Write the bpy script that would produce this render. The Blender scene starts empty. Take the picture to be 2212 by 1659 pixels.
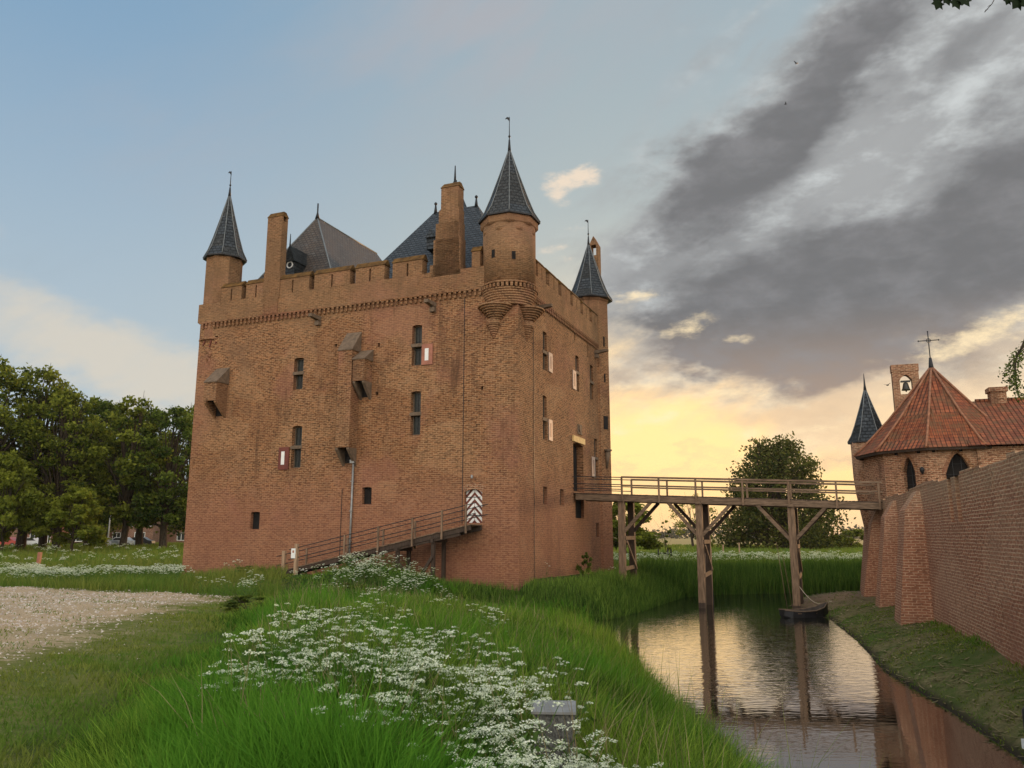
import bpy, bmesh, math, random
import numpy as np
from mathutils import Vector, Matrix
rnd = random.Random(7)
R = math.radians
D_ = bpy.data
SC = bpy.context.scene
COL = SC.collection
rng = np.random.default_rng(11)

# ------------------------------------------------------------------ camera
F_PX = 1720.0
PITCH = math.atan(328.0 / F_PX)
CAM = (0.0, 0.0, 3.9)
CP, SP = math.cos(PITCH), math.sin(PITCH)
cd = D_.cameras.new('camera'); cam = D_.objects.new('camera', cd); COL.objects.link(cam)
cd.sensor_width = 36; cd.lens = 36 * F_PX / 2212; cd.clip_start = .05; cd.clip_end = 9000
cam.location = CAM; cam.rotation_euler = (math.pi / 2 + PITCH, 0, 0)
SC.camera = cam
SC.render.resolution_x = 1024; SC.render.resolution_y = 768
SC.view_settings.view_transform = 'Standard'; SC.view_settings.look = 'None'
SC.view_settings.exposure = EXPOSURE = 0.12; SC.view_settings.gamma = 1
SC.cycles.max_bounces = 6; SC.cycles.diffuse_bounces = 2; SC.cycles.glossy_bounces = 3
SC.cycles.transmission_bounces = 3; SC.cycles.transparent_max_bounces = 6
SC.cycles.volume_bounces = 0
SC.cycles.caustics_reflective = False; SC.cycles.caustics_refractive = False
SC.cycles.use_denoising = True

def ray(x, y):
    u = (x - 1106) / F_PX; w = (829.5 - y) / F_PX
    return (u, CP - w * SP, SP + w * CP)
def azel(x, y):
    d = ray(x, y)
    return math.degrees(math.atan2(d[0], d[1])), math.degrees(math.atan2(d[2], math.hypot(d[0], d[1])))
def at_depth(x, y, Y):
    d = ray(x, y); t = Y / d[1]
    return (d[0] * t, Y, CAM[2] + d[2] * t)
def at_z(x, y, z):
    d = ray(x, y); t = (z - CAM[2]) / d[2]
    return (d[0] * t, d[1] * t, z)
# frame of the keep: origin at its front corner, x right along the front wall, y along the gate wall
TH = R(-22.15); CX, CY = .32, 40.0
ex = (math.cos(TH), math.sin(TH)); ey = (-math.sin(TH), math.cos(TH))
def loc(X, Y):
    X -= CX; Y -= CY
    return (X * ex[0] + Y * ex[1], X * ey[0] + Y * ey[1])
def wld(x, y):
    return (CX + x * ex[0] + y * ey[0], CY + x * ex[1] + y * ey[1])
def hitF(x, y, b=0.0):
    d = ray(x, y); o = loc(0, 0); dl = (d[0] * ex[0] + d[1] * ex[1], d[0] * ey[0] + d[1] * ey[1])
    t = (b - o[1]) / dl[1]
    return o[0] + dl[0] * t, CAM[2] + d[2] * t
def hitR(x, y, a=0.0):
    d = ray(x, y); o = loc(0, 0); dl = (d[0] * ex[0] + d[1] * ex[1], d[0] * ey[0] + d[1] * ey[1])
    t = (a - o[0]) / dl[0]
    return o[1] + dl[1] * t, CAM[2] + d[2] * t

# ------------------------------------------------------------------ node helper
class NT:
    def __init__(s, tree): s.t = tree; s.L = tree.links
    def n(s, typ, **k):
        nd = s.t.nodes.new(typ)
        for a, v in k.items(): setattr(nd, a, v)
        return nd
    def put(s, sock, v):
        if isinstance(v, bpy.types.NodeSocket): s.L.new(v, sock)
        elif v is not None:
            if hasattr(sock.default_value, '__len__') and hasattr(v, '__len__') and len(v) == 3 and len(sock.default_value) == 4: v = (*v, 1)
            sock.default_value = v
    def m(s, op, a, b=None, c=None, clamp=False):
        nd = s.n('ShaderNodeMath', operation=op, use_clamp=clamp)
        for i, v in enumerate((a, b, c)):
            if v is not None: s.put(nd.inputs[i], v)
        return nd.outputs[0]
    def vm(s, op, a, b=None):
        nd = s.n('ShaderNodeVectorMath', operation=op); s.put(nd.inputs[0], a)
        if b is not None: s.put(nd.inputs[1], b)
        return nd.outputs[0]
    def mix(s, f, a, b, mode='MIX'):
        nd = s.n('ShaderNodeMix', data_type='RGBA', blend_type=mode)
        s.put(nd.inputs[0], f); s.put(nd.inputs[6], a); s.put(nd.inputs[7], b)
        return nd.outputs[2]
    def ss(s, v, lo, hi, o0=0., o1=1., kind='SMOOTHSTEP'):
        nd = s.n('ShaderNodeMapRange', interpolation_type=kind)
        for i, q in enumerate((v, lo, hi, o0, o1)): s.put(nd.inputs[i], q)
        return nd.outputs[0]
    def noise(s, vec, scale, detail=3, rough=.5, dist=0., dim='3D'):
        nd = s.n('ShaderNodeTexNoise', noise_dimensions=dim)
        s.put(nd.inputs['Vector'], vec); nd.inputs['Scale'].default_value = scale
        nd.inputs['Detail'].default_value = detail; nd.inputs['Roughness'].default_value = rough
        nd.inputs['Distortion'].default_value = dist
        return nd.outputs[0]
    def xyz(s, v):
        nd = s.n('ShaderNodeSeparateXYZ'); s.put(nd.inputs[0], v); return nd.outputs
    def comb(s, x, y, z):
        nd = s.n('ShaderNodeCombineXYZ')
        for i, v in enumerate((x, y, z)): s.put(nd.inputs[i], v)
        return nd.outputs[0]

# ------------------------------------------------------------------ sky
world = D_.worlds.new('World'); SC.world = world; world.use_nodes = True
wt = NT(world.node_tree); world.node_tree.nodes.clear()
def build_sky():
    g = wt.n('ShaderNodeTexCoord').outputs['Generated']
    dx, dy, dz = wt.xyz(wt.vm('NORMALIZE', g))
    az = wt.m('MULTIPLY', wt.m('ARCTAN2', dx, dy), 57.2958)
    el = wt.m('MULTIPLY', wt.m('ARCSINE', dz), 57.2958)
    nv = wt.comb(dx, dy, wt.m('MULTIPLY', dz, 2.2))
    n1 = wt.noise(nv, 5.0, 6, .58, .0); n2 = wt.noise(wt.vm('ADD', nv, (7, 3, 5)), 5.0, 6, .58)
    # slanted coordinate for streaky cloud texture
    ca, sa = math.cos(R(33)), math.sin(R(33))
    st = wt.m('ADD', wt.m('MULTIPLY', az, ca), wt.m('MULTIPLY', el, sa))
    sn = wt.m('SUBTRACT', wt.m('MULTIPLY', el, ca), wt.m('MULTIPLY', az, sa))
    n3 = wt.noise(wt.comb(wt.m('MULTIPLY', st, .05), wt.m('MULTIPLY', sn, .16), dy), 1.6, 7, .6, .25)
    n4 = wt.noise(nv, 14.0, 6, .62)
    wa = wt.m('MULTIPLY', wt.m('SUBTRACT', n1, .5), 16.0)
    we = wt.m('MULTIPLY', wt.m('SUBTRACT', n2, .5), 11.0)
    az2 = wt.m('ADD', az, wa); el2 = wt.m('ADD', el, we)
    def blob(px, py, rx, ry, rot=0, k=1.0, warp=True, A=None, E=None):
        a0, e0 = azel(px, py); a = A or (az2 if warp else az); e = E or (el2 if warp else el)
        c, s_ = math.cos(R(rot)), math.sin(R(rot)); rx /= 30.; ry /= 30.
        A_ = wt.m('SUBTRACT', a, a0); E_ = wt.m('SUBTRACT', e, e0)
        p = wt.m('MULTIPLY_ADD', A_, c / rx, wt.m('MULTIPLY', E_, s_ / rx))
        q = wt.m('MULTIPLY_ADD', A_, -s_ / ry, wt.m('MULTIPLY', E_, c / ry))
        r2 = wt.m('MULTIPLY_ADD', p, p, wt.m('MULTIPLY', q, q))
        return wt.m('MULTIPLY', wt.m('EXPONENT', wt.m('MULTIPLY', r2, -1.0)), k)
    def total(bs):
        t = bs[0]
        for b in bs[1:]: t = wt.m('ADD', t, b)
        return t
    # physical clear sky, low sun
    sky = wt.n('ShaderNodeTexSky', sky_type='NISHITA', sun_disc=False)
    sky.sun_elevation = R(SUN_EL); sky.sun_rotation = R(SUN_AZ); sky.air_density = 1.0; sky.dust_density = 1.2; sky.ozone_density = 2.0
    nish = wt.vm('SCALE', sky.outputs[0]); nish.node.inputs['Scale'].default_value = .10
    # clear-sky gradient, tuned in azimuth and elevation
    up = wt.ss(el, 6, 40); side = wt.ss(az, -34, 8)
    low = wt.mix(side, (.47, .56, .62), (.56, .58, .52))
    high = wt.mix(side, (.20, .36, .54), (.36, .45, .50))
    clear = wt.mix(up, low, high)
    clear = wt.mix(.12, clear, nish)
    # grey-lilac veil above the middle
    veil = total([blob(1050, 60, 420, 170, 5, .8), blob(420, 330, 300, 120, -15, .28)])
    clear = wt.mix(wt.m('MULTIPLY', veil, wt.ss(n3, .25, .75)), clear, (.41, .41, .44))
    # pale cream cloud low on the left
    cl = total([blob(120, 740, 330, 95, -14, 1.0), blob(380, 850, 260, 60, -12, .7), blob(60, 640, 150, 60, -20, .5)])
    clear = wt.mix(wt.m('MULTIPLY', wt.ss(wt.m('MULTIPLY', cl, wt.m('ADD', wt.m('MULTIPLY', n3, 1.5), .1)), .2, 1.2), .8), clear, (.66, .60, .50))
    # golden light over the horizon where the sun went down
    glow = total([blob(1480, 985, 470, 165, 3, 1.8, False), blob(1480, 1010, 260, 70, 0, .9, False), blob(1400, 740, 330, 150, 0, .35, False)])
    clear = wt.mix(wt.m('MULTIPLY', glow, 1.0, clamp=True), clear, (1.28, .84, .36))
    hz = wt.m('MULTIPLY', wt.ss(el, 5.5, -.5), wt.ss(az, -12, 6))
    clear = wt.mix(wt.m('MULTIPLY', hz, .6), clear, (1.0, .60, .27))
    # light grey deck covering the right
    deck = total([blob(1850, 520, 540, 420, 18, 1.25), blob(2150, 150, 420, 260, 20, 1.0), blob(1480, 640, 190, 170, 20, .55), blob(2250, 760, 330, 110, 12, .8)])
    dm = wt.ss(wt.m('ADD', deck, wt.m('MULTIPLY', wt.m('SUBTRACT', n3, .5), 1.1)), .30, .85)
    lowk = wt.ss(el, 6.0, 17.0)
    bright = wt.mix(lowk, (.92, .68, .42), (.37, .38, .385))
    bright = wt.mix(wt.ss(n4, .45, .75), bright, wt.mix(lowk, (1.12, .88, .55), (.59, .62, .62)))
    c = wt.mix(dm, clear, bright)
    # dark bands
    dark = total([blob(1830, 120, 230, 80, 36, .8), blob(1660, 265, 240, 105, 38, 1.05), blob(1500, 385, 130, 75, 34, .75),
                  blob(2110, 110, 190, 50, 28, .55), blob(1930, 610, 400, 140, 14, 1.05), blob(1610, 610, 220, 90, 8, .9),
                  blob(2180, 430, 220, 130, 32, .95), blob(1780, 760, 270, 90, -8, .95), blob(1420, 690, 75, 32, 0, .75),
                  blob(1580, 790, 130, 28, -8, .6), blob(1950, 850, 200, 34, -8, .5), blob(1520, 760, 90, 28, 0, .4), blob(2190, 1010, 400, 38, 4, .35)])
    dk = wt.ss(wt.m('ADD', dark, wt.m('MULTIPLY', wt.m('SUBTRACT', n3, .5), .85)), .05, 1.1)
    dcol = wt.mix(wt.ss(el, 9, 16), (.36, .28, .23), (.165, .168, .174))
    dcol = wt.mix(wt.ss(n4, .35, .75), dcol, wt.mix(.6, dcol, (.27, .27, .28)))
    c = wt.mix(dk, c, dcol)
    # thin low bars of cloud in the glow, small cream puffs
    bar = total([blob(1900, 990, 240, 16, 4, .8), blob(1420, 1000, 160, 8, 2, .35), blob(1700, 905, 160, 20, -5, .5)])
    c = wt.mix(wt.m('MULTIPLY', bar, 1.0, clamp=True), c, (.78, .55, .34))
    n5 = wt.noise(wt.vm('ADD', nv, (2, 9, 4)), 26.0, 6, .65)
    def wisp(bs, amp, k, col, c):
        m_ = total(bs); v = wt.m('ADD', m_, wt.m('MULTIPLY', wt.m('SUBTRACT', n5, .5), amp))
        return wt.mix(wt.m('MULTIPLY', wt.m('MULTIPLY', wt.ss(v, .25, 1.05), wt.ss(m_, .05, .35)), k), c, col)
    c = wisp([blob(1235, 388, 62, 26, 8, .8, False), blob(1262, 378, 30, 24, 0, .35, False), blob(1208, 424, 34, 22, -30, .6, False), blob(1200, 535, 60, 12, 5, .45, False), blob(1255, 495, 44, 9, 0, .4, False), blob(1225, 560, 30, 9, 0, .35, False)], 2.2, .85, (.86, .70, .54), c)
    c = wisp([blob(1480, 705, 70, 26, 10, .75, False), blob(1370, 640, 90, 16, 0, .5, False), blob(1590, 732, 60, 14, -10, .5, False), blob(1400, 905, 130, 26, 14, .7, False), blob(2120, 720, 170, 30, 14, .8, False), blob(1560, 850, 200, 16, -4, .45, False), blob(1680, 935, 240, 14, 3, .5, False), blob(1440, 820, 110, 14, 6, .4, False)], 1.9, .8, (1.05, .84, .52), c)
    # unseen half of the sky behind the viewer: bright cloud added to light the keep
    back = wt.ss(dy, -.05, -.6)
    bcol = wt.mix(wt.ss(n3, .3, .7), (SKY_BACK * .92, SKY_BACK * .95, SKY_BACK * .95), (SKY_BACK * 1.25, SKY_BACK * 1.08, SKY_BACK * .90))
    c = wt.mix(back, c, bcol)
    zen = wt.ss(el, 42, 70)
    c = wt.mix(zen, c, (.62, .70, .80))
    c = wt.mix(wt.ss(el, 0, -6), c, (.10, .11, .07))
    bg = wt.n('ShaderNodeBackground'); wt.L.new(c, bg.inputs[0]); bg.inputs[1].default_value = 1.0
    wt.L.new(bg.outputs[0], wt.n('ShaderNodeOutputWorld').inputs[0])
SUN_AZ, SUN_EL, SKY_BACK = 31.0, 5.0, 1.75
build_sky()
world.cycles.sampling_method = 'MANUAL'; world.cycles.sample_map_resolution = 512
ld = D_.lights.new('sun', 'SUN'); ld.energy = 2.2; ld.angle = R(6); ld.color = (1, .55, .25)
sun = D_.objects.new('sun', ld); COL.objects.link(sun)
sv = Vector((math.sin(R(SUN_AZ)) * math.cos(R(SUN_EL)), math.cos(R(SUN_AZ)) * math.cos(R(SUN_EL)), math.sin(R(SUN_EL))))
sun.rotation_euler = sv.to_track_quat('Z', 'Y').to_euler(); sun.location = (60, 60, 60)

# ------------------------------------------------------------------ materials
def newmat(name):
    m = D_.materials.new(name); m.use_nodes = True; m.node_tree.nodes.clear()
    return m, NT(m.node_tree)
def finish(t, col, rough=.8, bump=None, bs=.3, bd=.05, spec=.3, metal=0., transl=None, ior=None):
    p = t.n('ShaderNodeBsdfPrincipled'); t.put(p.inputs['Base Color'], col); t.put(p.inputs['Roughness'], rough)
    p.inputs['Specular IOR Level'].default_value = spec; p.inputs['Metallic'].default_value = metal
    if ior: p.inputs['IOR'].default_value = ior
    if bump is not None:
        b = t.n('ShaderNodeBump'); b.inputs['Strength'].default_value = bs; b.inputs['Distance'].default_value = bd
        t.put(b.inputs['Height'], bump); t.L.new(b.outputs[0], p.inputs['Normal'])
    out = p.outputs[0]
    if transl:
        tr = t.n('ShaderNodeBsdfTranslucent'); t.put(tr.inputs[0], col)
        mx = t.n('ShaderNodeMixShader'); mx.inputs[0].default_value = transl
        t.L.new(out, mx.inputs[1]); t.L.new(tr.outputs[0], mx.inputs[2]); out = mx.outputs[0]
    t.L.new(out, t.n('ShaderNodeOutputMaterial').inputs[0])
def brick_mat(name, c1, c2, mort, bw=.30, bh=.10, grime=(.13, .068, .038), pale=(.38, .225, .125), lichen_z=None, damp_z=1.3, seed=0, ms=.013, red_low=None, lich=(.20, .12, .062)):
    m, t = newmat(name); uv = t.n('ShaderNodeTexCoord').outputs['UV']; P = t.n('ShaderNodeNewGeometry').outputs['Position']
    wob = t.noise(uv, 1.7, 2); w = t.vm('ADD', uv, t.comb(0, t.m('MULTIPLY', t.m('SUBTRACT', wob, .5), .05), 0))
    b = t.n('ShaderNodeTexBrick'); b.offset = .5; t.put(b.inputs['Vector'], w)
    t.put(b.inputs['Color1'], c1); t.put(b.inputs['Color2'], c2); t.put(b.inputs['Mortar'], mort)
    for k, v in (('Scale', 1.), ('Mortar Size', ms), ('Mortar Smooth', .15), ('Bias', -.1), ('Brick Width', bw), ('Row Height', bh)): b.inputs[k].default_value = v
    # per-brick and stretched dark dashes
    s1 = t.noise(t.vm('MULTIPLY', uv, (2.6, 10., 1)), 1.0, 3, .65)
    s2 = t.noise(t.vm('MULTIPLY', uv, (4.5, 12., 1)), 1.0, 1, .5)
    big = t.noise(t.vm('ADD', P, (seed, seed * 2, 0)), .22, 5, .6); mid = t.noise(t.vm('ADD', P, (seed + 5, 0, 3)), .9, 5, .65)
    c = t.mix(t.ss(s1, .46, .70, 0, .55), b.outputs[0], grime)
    c = t.mix(t.ss(s2, .55, .65, 0, .75), c, tuple(v * .42 for v in grime))
    c = t.mix(t.ss(s2, .42, .27, 0, .55), c, pale)
    c = t.mix(t.ss(mid, .48, .70, 0, .45), c, tuple(v * 1.05 for v in grime))
    c = t.mix(t.ss(mid, .46, .30, 0, .40), c, pale)
    c = t.mix(t.ss(big, .50, .66, 0, .5), c, (.29, .125, .085)); c = t.mix(t.ss(big, .44, .30, 0, .45), c, (.20, .115, .066))
    vor = t.n('ShaderNodeTexVoronoi'); t.put(vor.inputs['Vector'], t.vm('ADD', t.vm('MULTIPLY', uv, (.30, .42, 1)), t.comb(t.m('MULTIPLY', mid, .5), t.m('MULTIPLY', big, .6), seed))); vor.inputs['Scale'].default_value = 1.0
    vc = t.xyz(vor.outputs['Color'])[0]; c = t.mix(t.ss(vc, .45, 1., 0, .22), c, tuple(v * .62 for v in c1)); c = t.mix(t.ss(vc, .45, .0, 0, .14), c, mort)
    # rain streaks
    sx = t.xyz(uv); stv = t.noise(t.comb(t.m('MULTIPLY', sx[0], .75), t.m('MULTIPLY', sx[1], .13), seed), 1.0, 6, .72, .4)
    c = t.mix(t.m('MULTIPLY', t.ss(stv, .53, .72, 0, .85), t.ss(big, .35, .55)), c, tuple(v * .75 for v in grime))
    z = t.xyz(P)[2]
    if red_low is not None:
        c = t.mix(t.m('MULTIPLY', t.ss(t.m('ADD', z, t.m('MULTIPLY', mid, 3)), red_low, red_low - 4, 0, .45), 1.), c, (.30, .125, .080))
    if lichen_z is not None:
        k = t.m('MULTIPLY', t.ss(z, lichen_z - .4, lichen_z + .6), t.ss(mid, .25, .7, .15, .6))
        c = t.mix(k, c, lich)
    c = t.mix(t.m('MULTIPLY', t.ss(t.m('ADD', z, t.m('MULTIPLY', mid, 1.2)), damp_z + 1.6, damp_z), .55), c, (.13, .085, .06))
    h = t.m('ADD', t.m('MULTIPLY', b.outputs[1], -1.), t.m('MULTIPLY', s2, 1.2))
    finish(t, c, .92, h, .55, .03, .15)
    return m
def plain(name, col, rough=.8, var=.35, scale=3., spec=.3, metal=0., bs=.2, stretch=(1, 1, 1)):
    m, t = newmat(name); P = t.n('ShaderNodeTexCoord').outputs['Object']
    n = t.noise(t.vm('MULTIPLY', P, stretch), scale, 5, .6)
    c = t.mix(t.ss(n, .3, .72), tuple(v * (1 - var) for v in col), tuple(min(1, v * (1 + var)) for v in col))
    finish(t, c, rough, n, bs, .02, spec, metal); return m
def slate_mat(name, c1, c2, bw=.25, bh=.16, lichen=None):
    m, t = newmat(name); uv = t.n('ShaderNodeTexCoord').outputs['UV']; P = t.n('ShaderNodeNewGeometry').outputs['Position']
    b = t.n('ShaderNodeTexBrick'); b.offset = .5; t.put(b.inputs['Vector'], t.vm('ADD', uv, t.comb(0, t.m('MULTIPLY', t.noise(uv, 1.5, 2), .08), 0)))
    t.put(b.inputs['Color1'], c1); t.put(b.inputs['Color2'], c2); t.put(b.inputs['Mortar'], tuple(v * .30 for v in c1))
    for k, v in (('Scale', 1.), ('Mortar Size', .030), ('Mortar Smooth', .6), ('Brick Width', bw), ('Row Height', bh)): b.inputs[k].default_value = v
    mid = t.noise(P, 1.1, 5, .65); c = t.mix(t.ss(mid, .35, .7, 0, .6), b.outputs[0], tuple(v * 1.7 for v in c2))
    if lichen: c = t.mix(t.ss(t.noise(P, .5, 5, .7), .35, .65, .1, .75), c, lichen)
    ramp = t.m('FRACT', t.m('DIVIDE', t.xyz(uv)[1], bh)); c = t.mix(t.m('MULTIPLY', b.outputs[1], .75), c, tuple(v * .22 for v in c1)); c = t.mix(t.ss(t.noise(t.vm('MULTIPLY', uv, (2.2, 4.4, 1)), 1., 2, .6), .55, .7, 0, .6), c, tuple(v * 1.9 for v in c1))
    h = t.m('ADD', t.m('MULTIPLY', ramp, -.9), t.m('MULTIPLY', b.outputs[1], -.6))
    finish(t, c, .55, h, 1.0, .10, .35); return m
def tile_mat(name):
    m, t = newmat(name); uv = t.n('ShaderNodeTexCoord').outputs['UV']; P = t.n('ShaderNodeNewGeometry').outputs['Position']
    b = t.n('ShaderNodeTexBrick'); b.offset = .0; t.put(b.inputs['Vector'], t.vm('ADD', uv, t.comb(0, t.m('MULTIPLY', t.noise(uv, 2.5, 2), .05), 0)))
    t.put(b.inputs['Color1'], (.38, .115, .048)); t.put(b.inputs['Color2'], (.20, .058, .028)); t.put(b.inputs['Mortar'], (.045, .018, .012))
    for k, v in (('Scale', 1.), ('Mortar Size', .018), ('Mortar Smooth', .4), ('Brick Width', .22), ('Row Height', .26)): b.inputs[k].default_value = v
    mid = t.noise(P, 1.3, 5, .7); c = t.mix(t.ss(mid, .42, .66, 0, .8), b.outputs[0], (.155, .085, .042))
    c = t.mix(t.ss(t.noise(P, 4.5, 4, .7), .6, .75, 0, .6), c, (.33, .17, .08))
    ux, uy, _ = t.xyz(uv)
    wv = t.m('SINE', t.m('MULTIPLY', ux, 2 * math.pi / .22)); ramp = t.m('FRACT', t.m('DIVIDE', uy, .26))
    h = t.m('ADD', t.m('MULTIPLY', wv, .5), t.m('MULTIPLY', ramp, -1.1))
    finish(t, c, .8, h, 1.0, .07, .25); return m
def leaf_mat(name, ca, cb, transl=.3, cc=None):
    m, t = newmat(name); a = t.n('ShaderNodeAttribute', attribute_name='tint').outputs['Fac']
    c = t.mix(a, ca, cb)
    if cc:
        P = t.n('ShaderNodeNewGeometry').outputs['Position']
        c = t.mix(t.ss(t.noise(P, .35, 3, .6), .42, .62, 0, .8), c, cc)
    finish(t, c, .75, None, spec=.12, transl=transl); return m

M = {}
M['brick'] = brick_mat('keep_brick', (.290, .122, .052), (.115, .048, .024), (.48, .30, .155), lichen_z=16.3, damp_z=1.2, red_low=10, seed=3)
M['brick2'] = brick_mat('turret_brick', (.255, .110, .048), (.110, .047, .024), (.42, .265, .14), lichen_z=17.2, damp_z=-9, seed=9)
M['brickwall'] = brick_mat('curtain_brick', (.43, .175, .085), (.25, .088, .046), (.78, .55, .35), bw=.30, bh=.10, grime=(.20, .10, .055), lich=(.36, .25, .155), lichen_z=5.0, damp_z=.3, seed=21, red_low=9, ms=.017)
M['brickchapel'] = brick_mat('chapel_brick', (.34, .145, .075), (.21, .08, .045), (.54, .37, .23), bw=.28, bh=.095, damp_z=-5, seed=31, ms=.015)
M['house'] = brick_mat('house_brick', (.30, .15, .10), (.22, .10, .07), (.32, .25, .2), damp_z=-9, seed=41)
M['coping'] = plain('lichen_coping', (.115, .058, .014), .95, .5, 2.5)
M['slate'] = slate_mat('blue_slate', (.046, .052, .056), (.022, .026, .029), .3, .22)
M['slate2'] = slate_mat('weathered_slate', (.075, .075, .073), (.042, .042, .043), .3, .22, lichen=(.125, .090, .068))
M['lead'] = plain('lead_ridge', (.14, .15, .15), .5, .2, 4, .5)
M['tile'] = tile_mat('red_pantile')
M['ridge'] = plain('ridge_tile', (.29, .13, .07), .85, .3, 6)
M['iron'] = plain('black_iron', (.02, .02, .022), .5, .3, 8)
M['dark'] = plain('dark_room', (.012, .010, .009), .9, .3, 3)
M['glass'] = plain('leaded_glass', (.022, .026, .022), .38, .4, 9, .3)
M['oak'] = plain('weathered_oak', (.19, .125, .080), .85, .4, 2.2, .2, 0, .6, (6, 6, .7))
M['oakx'] = plain('weathered_planks', (.17, .115, .075), .85, .4, 2.2, .2, 0, .6, (.8, 7, 5))
M['oakdark'] = plain('dark_oak', (.055, .036, .025), .8, .3, 2.2, .3, 0, .6, (6, 6, .7))  # darker oak tone for beams, bridge deck, far posts and post feet
M['palepost'] = plain('pale_post', (.36, .24, .15), .85, .25, 2.5, .2, 0, .4, (6, 6, .7))
M['frame'] = plain('stone_frame', (.15, .105, .070), .85, .25, 5)
M['white'] = plain('white_paint', (.78, .77, .73), .6, .06, 4)
M['offwhite'] = plain('off_white_wood', (.46, .34, .27), .6, .1, 4)
M['red'] = plain('oxblood_paint', (.14, .035, .022), .55, .15, 4)
M['redbright'] = plain('brown_red_paint', (.33, .13, .08), .55, .15, 4)
M['lintel'] = plain('pale_stone_lintel', (.68, .47, .20), .8, .12, 5)
M['zinc'] = plain('zinc_pipe', (.26, .26, .25), .45, .2, 5, .5, .3)
M['bark'] = plain('tree_bark', (.055, .042, .030), .95, .4, 3, .1, 0, .8, (3, 3, .6))
M['bronze'] = plain('bell_bronze', (.03, .028, .022), .5, .2, 4, .5)
M['boat'] = plain('tarred_hull', (.012, .012, .014), .45, .3, 5, .4)
M['boatin'] = plain('boat_inside', (.05, .04, .033), .7, .3, 5)
M['rope'] = plain('rope', (.45, .38, .28), .9, .1, 5)
M['metalbox'] = plain('grey_metal_box', (.115, .115, .105), .7, .55, 40, .3, .1, .5)
M['rooftile'] = plain('brown_roof_tiles', (.10, .075, .06), .85, .25, 6)
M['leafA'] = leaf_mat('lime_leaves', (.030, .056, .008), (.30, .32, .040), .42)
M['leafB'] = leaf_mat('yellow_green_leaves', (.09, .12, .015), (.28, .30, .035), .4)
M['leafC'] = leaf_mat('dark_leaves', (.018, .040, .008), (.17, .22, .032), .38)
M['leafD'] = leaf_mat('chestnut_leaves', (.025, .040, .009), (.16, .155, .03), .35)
M['leafHaze'] = leaf_mat('haze_tinted_leaves', (.07, .075, .05), (.12, .12, .07), .3)  # lighter, greyed leaf colour paints in the haze of distance
M['leafNear'] = leaf_mat('near_leaves', (.010, .020, .006), (.020, .035, .010), .12)
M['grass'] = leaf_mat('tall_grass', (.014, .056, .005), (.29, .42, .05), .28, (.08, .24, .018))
M['grasswild'] = leaf_mat('meadow_grass', (.11, .16, .018), (.30, .31, .07), .38, (.10, .20, .025))
M['reed'] = leaf_mat('reed_leaves', (.025, .075, .012), (.085, .16, .028), .3)
M['reeddark'] = leaf_mat('dark_reed_leaves', (.026, .080, .010), (.20, .31, .05), .35)
M['dry'] = leaf_mat('dry_litter', (.15, .12, .05), (.33, .27, .14), .15)
M['umbel'] = leaf_mat('white_umbels', (.60, .66, .40), (.90, .92, .78), .35)
M['stalk'] = leaf_mat('parsley_stalks', (.05, .115, .02), (.13, .22, .05), .3)
def leaded_glass():
    pass

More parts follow.
